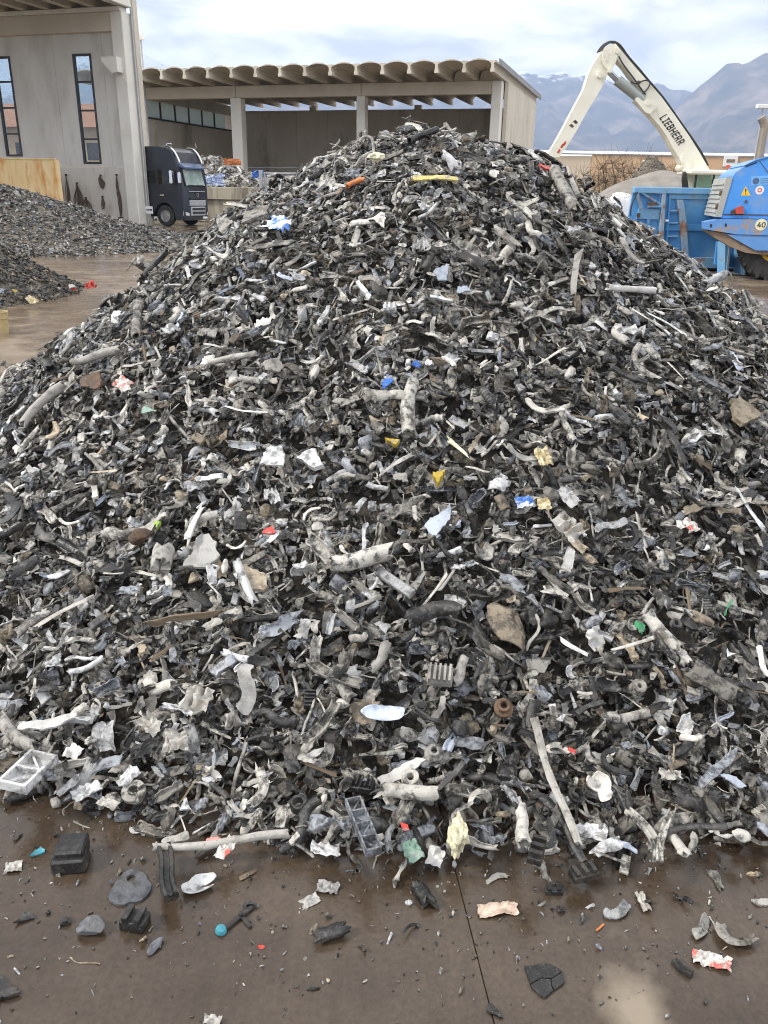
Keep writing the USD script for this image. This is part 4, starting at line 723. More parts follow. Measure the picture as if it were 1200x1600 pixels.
# ------------------------------------------------------------------ scrap pieces: generators, long axis along x, thickness along z, metres
from meshkit import noise, fbm
def rough_up(v, amp, freq, seed): 
    return v + (np.stack([fbm(v * freq + 11.3 * k + seed * 3.7, 3, seed + k) for k in range(3)], -1) - .5) * 2 * amp
def arc_path(L, bend, n, wob, r):
    t = np.linspace(-.5, .5, n); a = bend * t + r.normal(0, wob) * np.sin(t * 6.28 + r.uniform(0, 6.28))
    dx, dy = np.cos(a), np.sin(a); p = np.stack([np.cumsum(dx), np.cumsum(dy), r.normal(0, wob * .5) * np.cos(t * 5 + r.uniform(0, 6)) * 2], 1) * (L / n); return p - p.mean(0)
def g_hose(r, L, R, bend=.6, ribs=0, wall=.3, squash=1., n=None, m=10, wob=.25):
    n = n or (14 if not ribs else 4 * ribs + 1); p = arc_path(L, bend, n, wob, r)
    sc = 1 + .12 * r.normal(size=n).cumsum() / math.sqrt(n)
    sc = np.clip(sc, .75, 1.3)
    if ribs: sc = sc * (1 + .10 * np.array([1, 1, -1, -1])[np.arange(n) % 4])
    elif r.random() < .4: e = r.integers(2, 5); sc[:e] *= r.uniform(1.12, 1.35)          # a cuff
    s2 = np.stack([sc * (2 - squash), sc * squash], 1)
    j = r.normal(0, R * .35, (2, m)); out = sweep(p, circle(m, R), s2, caps=False, jag=j)
    s_in = s2.copy(); inn = sweep(p, circle(m, R * (1 - wall)), s_in, caps=False, jag=j); k = len(out[0]); q = np.arange(m); q2 = (q + 1) % m; e = (n - 1) * m
    f = np.vstack([out[1], inn[1][:, ::-1] + k, np.stack([q, q2, q + k], 1), np.stack([q2, q2 + k, q + k], 1), np.stack([q + e, q + k + e, q2 + e], 1), np.stack([q2 + e, q + k + e, q2 + k + e], 1)])
    return rough_up(np.vstack([out[0], inn[0]]), R * .22, 1 / (R * 2.0), int(r.integers(99))), f
def g_split(r, L, R, bend=.5, span=3.6, th=.22, n=12, m=8):   # a hose slit open and sprung apart
    p = arc_path(L, bend, n, .22, r); a = np.linspace(-span / 2, span / 2, m) + math.pi / 2; prof = np.vstack([np.stack([np.cos(a), np.sin(a) - .4], 1) * R, (np.stack([np.cos(a) * (1 - th), np.sin(a) * (1 - th) - .4], 1) * R)[::-1]])
    sc = np.clip(1 + .25 * r.normal(size=n).cumsum() / math.sqrt(n), .6, 1.4); s2 = np.stack([sc * r.uniform(.8, 1.3), sc * r.uniform(.6, 1.1)], 1)
    v, f = sweep(p, prof, s2, np.cumsum(r.normal(0, .10, n)), jag=r.normal(0, R * .6, (2, 2 * m))); return rough_up(v, R * .26, 1 / (R * 1.8), int(r.integers(99))), f
def g_shard(r, L, W, th, bend=.3, seg=20, rings=4, crump=.0, corners=None):
    c = corners or r.integers(4, 8); an = np.sort(r.uniform(0, 6.28, c)); pr = r.uniform(.65, 1.1, c); poly = np.stack([np.cos(an) * pr * L / 2, np.sin(an) * pr * W / 2], 1)
    th_ = np.linspace(0, 6.2832, seg, endpoint=False); pts = np.vstack([poly, poly[:1]]); d = np.r_[0, np.cumsum(np.linalg.norm(np.diff(pts, axis=0), axis=1))]
    s = np.linspace(0, d[-1], seg, endpoint=False); edge = np.stack([np.interp(s, d, pts[:, 0]), np.interp(s, d, pts[:, 1])], 1); edge += r.normal(0, min(L, W) * .03, edge.shape)
    c0 = edge.mean(0); V = [np.r_[c0, 0][None]]
    for k in range(1, rings + 1): e = c0 + (edge - c0) * (k / rings); V.append(np.c_[e, np.zeros(seg)])
    top = np.vstack(V); a = r.uniform(0, 3.14); w = top[:, 0] * math.cos(a) + top[:, 1] * math.sin(a); R_ = max(L, W)
    top[:, 2] = bend * w * w / R_ * 2 + (fbm(top * 2.2 / R_ + r.uniform(0, 50), 3) - .5) * (.12 + crump) * R_
    F = []; 
    for i in range(seg): F.append([0, 1 + i, 1 + (i + 1) % seg])
    for k in range(rings - 1):
        o, p = 1 + k * seg, 1 + (k + 1) * seg
        for i in range(seg): j = (i + 1) % seg; F += [[o + i, p + i, p + j], [o + i, p + j, o + j]]
    F = np.array(F); n = len(top); bot = top - [0, 0, th]; o = 1 + (rings - 1) * seg; i = np.arange(seg); j = (i + 1) % seg
    f = np.vstack([F, F[:, ::-1] + n, np.stack([o + i, o + i + n, o + j], 1), np.stack([o + j, o + i + n, o + j + n], 1)])
    return np.vstack([top, bot]), f
def g_chunk(r, L, W, T, planes=9, lump=.12, sub=2):
    m = trimesh.creation.icosphere(sub); d = np.array(m.vertices); nrm = r.normal(size=(planes, 3)); nrm /= np.linalg.norm(nrm, axis=1, keepdims=True); nrm = np.vstack([nrm, -nrm[:3]])
    dist = r.uniform(.62, 1.0, len(nrm)); dot = d @ nrm.T; rad = np.min(np.where(dot > .05, dist / np.maximum(dot, .05), 9), axis=1); rad = np.minimum(rad, 1.15)
    v = d * rad[:, None] * (1 + lump * 2 * (fbm(d * 2.4 + r.uniform(0, 40), 4) - .5))[:, None]; return v * [L / 2, W / 2, T / 2], np.array(m.faces)
def g_strip(r, L, W, T, bend=1.0, twist=.8, n=15):
    t = np.linspace(0, 1, n); p = arc_path(L, bend * r.choice([-1, 1]), n, .35, r); p[:, 2] += r.normal(0, L * .06) * np.sin(t * 6)
    prof = np.array([[-.5, -.5], [0, -.38], [.5, -.5], [.5, .5], [0, .5], [-.5, .5]]) * [W, T]; tw = np.cumsum(r.normal(0, twist, n)) * .35 + r.uniform(-.4, .4)
    sc = np.clip(1 + r.normal(0, .12, n).cumsum() * .4, .5, 1.4); sc[0] *= .6; sc[-1] *= .55
    v, f = sweep(p, prof, sc, tw); return rough_up(v, T * .5, 60, 3), f
def g_profile(r, L, W, bend=1.2, n=18):          # sealing profile: two beads and a groove
    p = arc_path(L, bend, n, .08, r); a = np.linspace(0, 2 * math.pi, 9)[:-1]
    prof = np.array([[-.5, -.22], [.5, -.22], [.5, .12], [.42, .3], [.22, .3], [.14, .06], [-.14, .06], [-.22, .3], [-.42, .3], [-.5, .12]]) * W
    return sweep(p, prof, np.linspace(1, .92, n))
def g_ring(r, R, H, hole=.4, flange=True):
    k = R * (.68 if flange else .95); b = .06 * R
    pr = [(R * hole, -H / 2), (R - b, -H / 2), (R, -H / 2 + b), (R, -H * .12), (R - b, -H * .05), (k, 0), (k, H / 2 - b), (k - b, H / 2), (R * hole + b, H / 2), (R * hole, H / 2 - b)]
    v, f = lathe(pr, 20); return rough_up(v, R * .05, 1.6 / R, 5), f
def g_foil(r, L, W, amp=.35, n=10, th=.0015):
    X, Y = np.meshgrid(np.linspace(-.5, .5, n), np.linspace(-.5, .5, n)); e = 1 + .35 * (noise(np.stack([X * 5, Y * 5, X * 0 + r.uniform(0, 50)], -1)) - .5); p = np.stack([X * L * e, Y * W * e, X * 0], -1).reshape(-1, 3); s = min(L, W); o = r.uniform(0, 60)
    dd = np.stack([1 - 2 * np.abs(2 * fbm(p / s * f_ + o + k * 7, 3) - 1) for k, f_ in enumerate((1.6, 1.6, 2.4))], -1); p = p + dd * [s * .14, s * .14, s * amp]
    i, j = np.meshgrid(np.arange(n - 1), np.arange(n - 1), indexing='ij'); q = i * n + j; f = np.stack([q, q + 1, q + n + 1, q + n], -1).reshape(-1, 4); f = np.vstack([f[:, [0, 1, 2]], f[:, [0, 2, 3]]])
    N = n * n; bq = np.r_[np.arange(n - 1), np.arange(n - 1) * n + n - 1, N - 1 - np.arange(n - 1), (n - 1 - np.arange(n - 1)) * n]; b2 = np.roll(bq, -1)
    return np.vstack([p, p - [0, 0, th]]), np.vstack([f, f[:, ::-1] + N, np.stack([bq, bq + N, b2], 1), np.stack([b2, bq + N, b2 + N], 1)])
def g_shell(r, L, W, T, frac=.55, th=.12, n=18, m=7):  # torn cup or half shell, opening upwards
    u = np.linspace(0, 2 * math.pi * (1 if frac > .9 else frac), n); w0 = r.uniform(0, 6.28); top = .72 + .5 * (noise(np.stack([np.cos(u) * 2.2 + 5, np.sin(u) * 2.2, u * 0 + w0], -1)) - .3)
    s = np.linspace(.004, 1, m); P = []
    for k in (1.0, 1 - th):
        ph = s[None] * top[:, None] * 1.5; P.append(np.stack([np.cos(u)[:, None] * np.sin(ph) * k * L / 2, np.sin(u)[:, None] * np.sin(ph) * k * W / 2, -np.cos(ph) * k * T / 2], -1).reshape(-1, 3))
    i, j = np.meshgrid(np.arange(n - 1), np.arange(m - 1), indexing='ij'); q = i * m + j; f = np.stack([q, q + m, q + m + 1, q + 1], -1).reshape(-1, 4); f = np.vstack([f[:, [0, 1, 2]], f[:, [0, 2, 3]]]); N = n * m
    e = np.arange(n - 1) * m + m - 1; F = [f, f[:, ::-1] + N, np.stack([e, e + m, e + N], 1), np.stack([e + m, e + m + N, e + N], 1)]
    for c in (0, (n - 1) * m): a = np.arange(m - 1) + c; F += [np.stack([a, a + 1, a + N], 1), np.stack([a + 1, a + 1 + N, a + N], 1)]
    return rough_up(np.vstack(P), L * .03, 2.5 / L, 4), np.vstack(F)
def g_truss(r, L, W, H, bays=4):
    t = W * .10; ms = [bx(-L / 2, L / 2, -W / 2, -W / 2 + t, 0, H, .0008), bx(-L / 2, L / 2, W / 2 - t, W / 2, 0, H, .0008), bx(-L / 2, L / 2, -W / 2, W / 2, 0, t * .6)]
    for k in range(bays + 1): x = -L / 2 + L * k / bays; ms.append(bx(x - t / 2, x + t / 2, -W / 2, W / 2, 0, H * .95))
    for k in range(bays):
        x0, x1 = -L / 2 + L * k / bays, -L / 2 + L * (k + 1) / bays; s = 1 if k % 2 else -1
        ms.append(cyl([x0, -s * W * .45, H * .5], [x1, s * W * .45, H * .5], t * .5, 5))
    return cat(*ms)
def g_block(r, L, W, T, fins=4):
    ms = [bx(-L / 2, L / 2, -W / 2, W / 2, -T / 2, T * .15, min(L, W, T) * .08)]
    for k in range(fins): x = -L / 2 + L * (k + .5) / fins; ms.append(bx(x - L / fins * .22, x + L / fins * .22, -W * .47, W * .47, T * .1, T / 2, .001))
    v, f = cat(*ms); return rough_up(v, min(L, W, T) * .06, 40, 2), f
def g_wire(r, L, R, n=18): 
    a = np.cumsum(r.normal(0, .28, n)); b = np.cumsum(r.normal(0, .12, n)); p = np.stack([np.cumsum(np.cos(a)), np.cumsum(np.sin(a)), np.cumsum(np.sin(b)) * .4], 1) * L / n
    return sweep(p - p.mean(0), circle(6, R))
def g_stick(r, L, W, T):
    p = arc_path(L, r.normal(0, .12), 9, .05, r); a = np.sort(r.uniform(0, 6.28, 7)); prof = np.stack([np.cos(a) * W / 2, np.sin(a) * T / 2], 1) * r.uniform(.8, 1.1, (7, 1)); sc = np.linspace(1, r.uniform(.45, .9), 9) * (1 + r.normal(0, .07, 9))
    v, f = sweep(p, prof, sc, jag=r.normal(0, W * .5, (2, 7))); return rough_up(v, T * .08, 50, 2), f
def g_angle(r, L, W, T):                                # folded sheet: an L or U section, torn and buckled
    n = 9; p = arc_path(L, r.normal(0, .35), n, .12, r); h = W * r.uniform(.4, .9); prof = np.array([[-W / 2, h], [-W / 2, 0], [W / 2, 0], [W / 2, h * r.uniform(.1, .9)], [W / 2 - T, h * .5], [W / 2 - T, T], [-W / 2 + T, T], [-W / 2 + T, h]])
    v, f = sweep(p, prof, np.clip(1 + r.normal(0, .1, n), .6, 1.3), np.cumsum(r.normal(0, .08, n)), caps=True, jag=r.normal(0, W * .12, (2, 8))); return rough_up(v, W * .05, 1.2 / W, 6), f
def g_plate_hole(r, L, W, T, hole=.12):
    a = np.linspace(0, 2 * math.pi, 40)[:-1]; w = 1 + .10 * np.sin(3 * a + 1) + .03 * np.sin(7 * a) + r.normal(0, .015, 39)
    p = Polygon(np.stack([np.cos(a) * w * L / 2, np.sin(a) * w * W / 2], 1)); h = Polygon([(L * .27 + math.cos(b) * L * hole, W * .05 + math.sin(b) * L * hole) for b in np.linspace(0, 6.28, 13)[:-1]])
    m = trimesh.creation.extrude_polygon(p.difference(h), T, engine='earcut'); return np.array(m.vertices) - [0, 0, T / 2], np.array(m.faces)

# the stock of shapes: kind -> list of (vertices, faces, material, sampled points, size)
R0 = np.random.default_rng(71)
def pick(r, table): k = list(table); w = np.array([table[x] for x in k], float); return k[r.choice(len(k), p=w / w.sum())]
TONES = dict(rubber_black=2.0, rubber_wet=1.3, rubber_dusty=2.6, rubber_grey=2.6, plastic_grey=1.4, plastic_slate=.8, mud_brown=1.6, pale_dust=1.3, tan_scrap=.35)
HOSE_T = dict(rubber_black=1.8, rubber_wet=.8, rubber_dusty=2.6, rubber_grey=3.2, plastic_grey=1.0, pale_dust=1.5, plastic_slate=.4)
SHARD_T = dict(rubber_black=1.7, rubber_wet=1.0, rubber_dusty=2, rubber_grey=2.2, plastic_grey=2.2, plastic_slate=1.3, pale_dust=2.0, pale_white=.3, pale_blue=.15, mud_brown=.7, tan_scrap=.3)
stock = []
def stockpile(kind, n, make, tones, rr):
    for _ in range(n):
        r = np.random.default_rng(int(R0.integers(1 << 30))); v, f = arr(make(r)); v = v - (v.min(0) + v.max(0)) / 2
        s = trimesh.Trimesh(v, f, process=False); np.random.seed(int(R0.integers(1 << 30))); ps = trimesh.sample.sample_surface(s, 260, seed=int(R0.integers(1 << 30)))[0]
        stock.append(dict(kind=kind, v=v, f=f, mat=pick(R0, tones), ps=np.asarray(ps), size=float(np.ptp(v, axis=0).max()), area=float(np.sort(np.ptp(v, axis=0))[-1] * np.sort(np.ptp(v, axis=0))[-2]), smooth=rr))
U = lambda r, a, b: r.uniform(a, b)
stockpile('hose_piece', 39, lambda r: g_hose(r, U(r, .07, .2), U(r, .007, .017), r.normal(0, .7), squash=U(r, .6, 1.)), HOSE_T, 40)
stockpile('hose_piece', 6, lambda r: g_hose(r, U(r, .05, .10), U(r, .008, .013), r.normal(0, .5), ribs=int(r.integers(6, 10))), HOSE_T, 40)
stockpile('split_hose', 51, lambda r: g_split(r, U(r, .05, .15), U(r, .009, .02), r.normal(0, .6), U(r, 2.0, 4.6)), HOSE_T, 40)
stockpile('flat_fragment', 69, lambda r: g_shard(r, U(r, .05, .13), U(r, .03, .07), U(r, .0025, .007), r.normal(0, .5), crump=abs(r.normal(0, .15))), SHARD_T, 35)
stockpile('rubber_chunk', 66, lambda r: g_chunk(r, U(r, .04, .11), U(r, .03, .06), U(r, .02, .045), planes=int(r.integers(7, 13)), lump=U(r, .10, .40)), TONES, 42)
stockpile('rubber_strip', 51, lambda r: g_strip(r, U(r, .08, .2), U(r, .008, .026), U(r, .003, .008), abs(r.normal(0, 1.4)), U(r, .2, 1.3)), HOSE_T, 35)
stockpile('sealing_profile', 12, lambda r: g_profile(r, U(r, .1, .2), U(r, .010, .016), r.normal(0, 1.3)), dict(rubber_black=2, rubber_dusty=2, rubber_grey=1), 35)
stockpile('rubber_bushing', 14, lambda r: g_ring(r, U(r, .016, .034), U(r, .018, .04), U(r, .3, .6), r.random() < .5), dict(rubber_dusty=2, rubber_grey=2, rubber_black=1, plastic_grey=1), 40)
stockpile('crumpled_film', 24, lambda r: g_foil(r, U(r, .05, .11), U(r, .04, .07), U(r, .25, .6)), dict(rubber_dusty=2, plastic_grey=2, mud_brown=2, rubber_black=2, pale_white=.6, pale_dust=1.2, foil_white=.3), 55)
stockpile('rubber_shred', 60, lambda r: g_foil(r, U(r, .05, .13), U(r, .025, .06), U(r, .25, .7), 9, U(r, .003, .006)), SHARD_T, 45)
stockpile('shell_fragment', 27, lambda r: g_shell(r, U(r, .05, .09), U(r, .04, .07), U(r, .04, .07), U(r, .3, .8)), SHARD_T, 40)
stockpile('bracket', 8, lambda r: g_truss(r, U(r, .08, .15), U(r, .022, .035), U(r, .012, .02), int(r.integers(3, 6))), dict(plastic_slate=1, rubber_black=1, plastic_grey=1), False)
stockpile('finned_block', 14, lambda r: g_block(r, U(r, .04, .08), U(r, .03, .05), U(r, .02, .035), int(r.integers(2, 6))), TONES, False)
stockpile('folded_fragment', 39, lambda r: g_angle(r, U(r, .05, .14), U(r, .015, .035), U(r, .0025, .005)), SHARD_T, 30)
stockpile('splinter', 21, lambda r: g_stick(r, U(r, .07, .17), U(r, .008, .02), U(r, .005, .012)), dict(pale_dust=2.5, rubber_grey=2, plastic_grey=1.5, wood_scrap=.7, rubber_dusty=2, tan_scrap=.5), 40)
stockpile('wire', 9, lambda r: g_wire(r, U(r, .12, .26), U(r, .0018, .0035)), dict(rubber_black=2, rubber_grey=2, pale_dust=1), 50)
BY = {}
for i, s in enumerate(stock): BY.setdefault(s['kind'], []).append(i)
WEIGHT = dict(hose_piece=2.3, split_hose=3.0, flat_fragment=3.2, rubber_chunk=2.4, rubber_strip=3.4, sealing_profile=.4, rubber_bushing=.4, crumpled_film=.6, rubber_shred=1.9, shell_fragment=1.5, bracket=.15, finned_block=.6, folded_fragment=2.8, splinter=1.9, wire=.5)

# ------------------------------------------------------------------ the big heap: pieces dropped one by one on a growing height field
HP = [.2477, 5.0971, 1.965, 3.5864, 3.6058, 3.4329, 2.7613, 2.1341, .31, 1.36]
def heap_z(x, y, p=HP):
    cx, cy, h, aL, aR, bF, bB, n, r, k = p; dx, dy = x - cx, y - cy
    rho = (np.abs(dx / np.where(dx < 0, aL, aR)) ** n + np.abs(dy / np.where(dy < 0, bF, bB)) ** n + 1e-9) ** (1 / n)
    q = 1 - (np.sqrt(rho * rho + r * r) - r) / (math.sqrt(1 + r * r) - r); return h * np.sign(q) * np.abs(q) ** k
GX0, GY0, GR = -4.0, 1.2, .0125
NX, NY = int(8.6 / GR), int(7.2 / GR)
gx, gy = np.meshgrid(GX0 + (np.arange(NX) + .5) * GR, GY0 + (np.arange(NY) + .5) * GR)
Zf = heap_z(gx, gy) + (fbm(np.stack([gx * 1.3, gy * 1.3, gx * 0], -1), 3, 2) - .5) * .16 * np.clip(heap_z(gx, gy) * 4, 0, 1)
Hc = np.maximum(Zf - .085, np.where(Zf > .02, -.02, 0.)); Hh = np.maximum(Hc, 0.0).copy(); H0 = Hh.copy()
dzdy, dzdx = np.gradient(np.maximum(Zf, -.05), GR)
rd = np.random.default_rng(5)
placed = []                                   # (stock index, rotation, position, scale, height gain)
def rotation(n, yaw, tilt, tdir, flip):
    x, y, z = float(n[0]), float(n[1]), float(n[2]); l = math.sqrt(x * x + y * y + z * z); x, y, z = x / l, y / l, z / l
    l = math.hypot(z, x); tx, tz = z / l, -x / l                          # t = y axis cross n
    F = np.array([[tx, y * tz, x], [0., z * tx - x * tz, y], [tz, -y * tx, z]])
    c, s, ct, st, ux, uy = math.cos(yaw), math.sin(yaw), math.cos(tilt), math.sin(tilt), math.cos(tdir), math.sin(tdir); k = 1 - ct; e = -1. if flip else 1.
    T = np.array([[ct + ux * ux * k, ux * uy * k, uy * st], [ux * uy * k, ct + uy * uy * k, -ux * st], [-uy * st, ux * st, ct]])
    return F @ (np.array([[c, -s, 0], [s, c, 0], [0, 0, 1.]]) @ T * [1., e, e])
def drop(i, x, y, sc, yaw, tilt, sink=88, level=.06):
    ix, iy = int((x - GX0) / GR), int((y - GY0) / GR)
    if not (4 < ix < NX - 4 and 4 < iy < NY - 4): return False
    if Zf[iy, ix] < -.03 or Hh[iy, ix] > max(Zf[iy, ix], 0.) + level: return False
    n = np.array([-dzdx[iy, ix], -dzdy[iy, ix], 1.0]); Rm = rotation(n, yaw, tilt, rd.uniform(0, 6.28), rd.random() < .5)
    P = (stock[i]['ps'] * sc) @ Rm.T; jx = np.minimum(np.maximum(((x + P[:, 0] - GX0) / GR).astype(int), 0), NX - 1); jy = np.minimum(np.maximum(((y + P[:, 1] - GY0) / GR).astype(int), 0), NY - 1)
    z = float(np.partition(Hh[jy, jx] - P[:, 2], int(len(P) * sink / 100) - 1)[int(len(P) * sink / 100) - 1])
    np.maximum.at(Hh, (jy, jx), P[:, 2] + z); placed.append((i, Rm, (x, y, z), sc)); return True
kinds = list(WEIGHT); wk = np.array([WEIGHT[k] for k in kinds]); wk /= wk.sum()
# pieces paler up and left, blacker low: dryness, plus sky light put into tone
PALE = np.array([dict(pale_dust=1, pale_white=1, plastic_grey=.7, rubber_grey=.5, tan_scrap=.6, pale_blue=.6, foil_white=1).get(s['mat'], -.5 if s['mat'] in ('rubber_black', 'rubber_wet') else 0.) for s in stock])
def throw(N, lo, hi, sink, level, tilt, dry_lit=0.0):
    X, Y = rd.uniform(-3.75, 4.2, N), rd.uniform(1.35, 8.2, N); K = rd.choice(len(kinds), N, p=wk); yw, sz, tl = rd.uniform(0, 6.28, N), rd.uniform(0, 1, N) ** 1.6, np.abs(rd.normal(0, tilt, N)); u = rd.random(N); v = rd.random(N)
    for a in range(N):
        x, y = X[a], Y[a]; iy, ix = int((y - GY0) / GR), int((x - GX0) / GR); z = Zf[min(iy, NY - 1), min(ix, NX - 1)]
        if z < .008: continue
        if y > HP[1] + .35 and u[a] > .22: continue
        if abs(x) > .48 * y + .55 and u[a] > .3: continue
        b = BY[kinds[K[a]]]; i = b[int(v[a] * len(b))]
        d = min(1., z / 1.9) * .9 + np.clip(-x / 3., -.3, .5) - .42 + dry_lit
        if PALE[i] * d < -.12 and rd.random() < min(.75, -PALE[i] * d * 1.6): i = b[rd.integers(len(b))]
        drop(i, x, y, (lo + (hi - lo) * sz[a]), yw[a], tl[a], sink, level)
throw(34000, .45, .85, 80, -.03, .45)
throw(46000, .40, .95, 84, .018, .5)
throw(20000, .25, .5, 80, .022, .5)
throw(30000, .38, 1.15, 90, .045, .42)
for k in range(300):                          # the long hoses and plates lying on top
    x, y = rd.uniform(-3.2, 3.6), rd.uniform(1.9, 5.3); kind = ['hose_piece', 'rubber_strip', 'flat_fragment', 'splinter', 'split_hose'][rd.integers(5)]
    drop(BY[kind][rd.integers(len(BY[kind]))], x, y, rd.uniform(1.1, 1.6), rd.uniform(0, 6.28), abs(rd.normal(0, .25)), 93, .1)
# the ragged foot of the heap
for k in range(520):
    a = rd.uniform(-1.15, 1.15); x = HP[0] + math.sin(a) * HP[3] * rd.uniform(.94, 1.01); y = HP[1] - math.cos(a) * HP[5] * rd.uniform(.955, 1.012)
    if rd.random() < .8: i = BY[kinds[rd.choice(len(kinds), p=wk)]]; i = i[rd.integers(len(i))]; 
    drop(i, x, y, rd.uniform(.4, 1.0), rd.uniform(0, 6.28), abs(rd.normal(0, .3)), 95, .06)

def project(p):
    q = np.asarray(p) - O; d = q @ _F0; return 600 + FPX * (q @ CR) / d, 800 - FPX * (q @ CU) / d, d
class Surface:
    @staticmethod
    def hit(X, Y):
        d = ray(X, Y); t = .8
        for _ in range(1600):
            q = O + d * t; ix, iy = int((q[0] - GX0) / GR), int((q[1] - GY0) / GR)
            z = Hh[iy, ix] if 0 <= ix < NX and 0 <= iy < NY else 0.
            if q[2] <= z: break
            t += .006
        ix, iy = min(max(ix, 0), NX - 1), min(max(iy, 0), NY - 1)
        n = np.array([-dzdx[iy, ix], -dzdy[iy, ix], 1.]) if Zf[iy, ix] > .03 else np.array([0, 0, 1.])
        return q, n / np.linalg.norm(n), d

# which pieces become things of their own: of each kind those that show largest
def nvec(p): 
    ix, iy = int((p[0] - GX0) / GR), int((p[1] - GY0) / GR); n = np.array([-dzdx[iy, ix], -dzdy[iy, ix], 1.]); return n / np.linalg.norm(n)
CAP = dict(hose_piece=300, split_hose=260, flat_fragment=300, rubber_chunk=300, rubber_strip=260, sealing_profile=60, rubber_bushing=60, crumpled_film=150, rubber_shred=260, shell_fragment=180, bracket=30, finned_block=80, folded_fragment=220, splinter=160, wire=40)
score = {}
for a, (i, Rm, p, sc) in enumerate(placed):
    X, Y, d = project(p)
    if not (-20 < X < 1220 and 0 < Y < 1600) or p[1] > HP[1] + .5: continue
    ix, iy = int((p[0] - GX0) / GR), int((p[1] - GY0) / GR)
    bury = Hh[max(0, iy - 1):iy + 2, max(0, ix - 1):ix + 2].mean() - p[2]
    if bury > .035: continue
    vis = max(.15, nvec(p) @ ((O - np.array(p)) / np.linalg.norm(O - np.array(p))))
    score.setdefault(stock[i]['kind'], []).append((stock[i]['area'] * sc * sc / d ** 2 * vis * (1 - bury * 15), a))
solo = {}
for k, l in score.items():
    for _, a in sorted(l, reverse=True)[:CAP[k]]: solo[a] = k
TONE_WORD = dict(rubber_black='black', rubber_wet='glossy black', rubber_dusty='dusty black', rubber_grey='dusty grey', plastic_grey='mid grey', plastic_slate='slate grey', mud_brown='muddy brown', pale_dust='pale dusty', pale_white='whitish', pale_blue='pale bluish', tan_scrap='tan', foil_white='crumpled white', wood_scrap='wooden')
KIND_WORD = dict(hose_piece=('hose piece', 'hose'), split_hose=('split hose piece', 'hose'), flat_fragment=('flat torn fragment', 'scrap piece'), rubber_chunk=('lumpy chunk', 'scrap piece'), rubber_strip=('curled strip', 'strip'), sealing_profile=('grooved sealing profile', 'seal'), rubber_bushing=('ring bushing', 'bushing'), crumpled_film=('crumpled film', 'film'), rubber_shred=('crumpled rubber shred', 'scrap piece'), shell_fragment=('curved shell fragment', 'scrap piece'), bracket=('ribbed truss bracket', 'bracket'), finned_block=('finned block', 'block'), folded_fragment=('folded fragment', 'scrap piece'), splinter=('straight splinter', 'splinter'), wire=('bent wire', 'wire'))
def zone(X, Y):
    v = 'near the top' if Y < 420 else 'on the upper slope' if Y < 680 else 'halfway down' if Y < 940 else 'on the lower slope' if Y < 1200 else 'at the front foot'
    h = 'far left' if X < 240 else 'left of centre' if X < 480 else 'in the middle' if X < 720 else 'right of centre' if X < 960 else 'far right'
    return f'{v} of the big heap, {h}'
def quats(Rs): q = Rot.from_matrix(np.array(Rs)).as_quat(); return Vt.QuathArray([Gf.Quath(float(w), float(x), float(y), float(z)) for x, y, z, w in q])
_va = {}
def stock_mesh(path, i):
    """The i-th stock shape as a Mesh prim in its own coordinates."""
    if i not in _va:
        t = stock[i]; v, f, n = meshkit.arrays((t['v'], t['f']), t['smooth'])
        _va[i] = (Vt.Vec3fArray.FromNumpy(v.astype(np.float32)), Vt.IntArray.FromNumpy(np.full(len(f), 3, np.int32)), Vt.IntArray.FromNumpy(f.astype(np.int32).ravel()), None if n is None else Vt.Vec3fArray.FromNumpy(n.astype(np.float32)))
    p, c, ix, n = _va[i]; m = UsdGeom.Mesh.Define(stage, path); m.CreatePointsAttr(p); m.CreateFaceVertexCountsAttr(c); m.CreateFaceVertexIndicesAttr(ix); m.CreateSubdivisionSchemeAttr('none')
    if n is not None: m.CreateNormalsAttr(n); m.SetNormalsInterpolation('vertex')
    UsdShade.MaterialBindingAPI.Apply(m.GetPrim()).Bind(MAT[stock[i]['mat']]); return m
def set_matrix(m, Rm, sc, p):
    M = np.eye(4); M[:3, :3] = (Rm * sc).T; M[3, :3] = p; m.AddTransformOp().Set(Gf.Matrix4d(*M.ravel().tolist()))
def instancer(path, items, use=None):
    """items: (stock index, rotation, position, scale) -> one PointInstancer that holds its own shapes."""
    pi = UsdGeom.PointInstancer.Define(stage, path); ids = sorted({i for i, *_ in items}); at = {i: k for k, i in enumerate(ids)}
    for k, i in enumerate(ids):
        s = stock[i]; UsdGeom.Scope.Define(stage, path + '/shapes'); pp = f"{path}/shapes/{s['kind']}_{k:03d}"; stock_mesh(pp, i); pi.CreatePrototypesRel().AddTarget(pp)
    pi.CreateProtoIndicesAttr(Vt.IntArray([at[i] for i, *_ in items])); pi.CreatePositionsAttr(Vt.Vec3fArray.FromNumpy(np.array([p for _, _, p, _ in items], np.float32)))
    pi.CreateOrientationsAttr(quats([R_ for _, R_, _, _ in items])); pi.CreateScalesAttr(Vt.Vec3fArray.FromNumpy(np.array([np.ones(3) * s for *_, s in items], np.float32))); return pi
big = thing('scrap_heap', (HP[0], HP[1], 0), 'huge heap of shredded grey and black car scrap filling the yard', 'scrap heap', kind='stuff')
off = np.array([HP[0], HP[1], 0])
st = 6; cz = (Hc - .02)[::st, ::st]; cx_, cy_ = gx[::st, ::st], gy[::st, ::st]; k, m = cz.shape; i, j = np.meshgrid(np.arange(k - 1), np.arange(m - 1), indexing='ij'); a = i * m + j
q = np.stack([a, a + 1, a + m + 1, a + m], -1).reshape(-1, 4); q = q[(cz.ravel()[q].max(1) > -.03)]
obj('core', (np.stack([cx_, cy_, np.where(cz < 0, -.06, cz)], -1).reshape(-1, 3), np.vstack([q[:, [0, 1, 2]], q[:, [0, 2, 3]]])), 'heap_core', big, smooth=True)

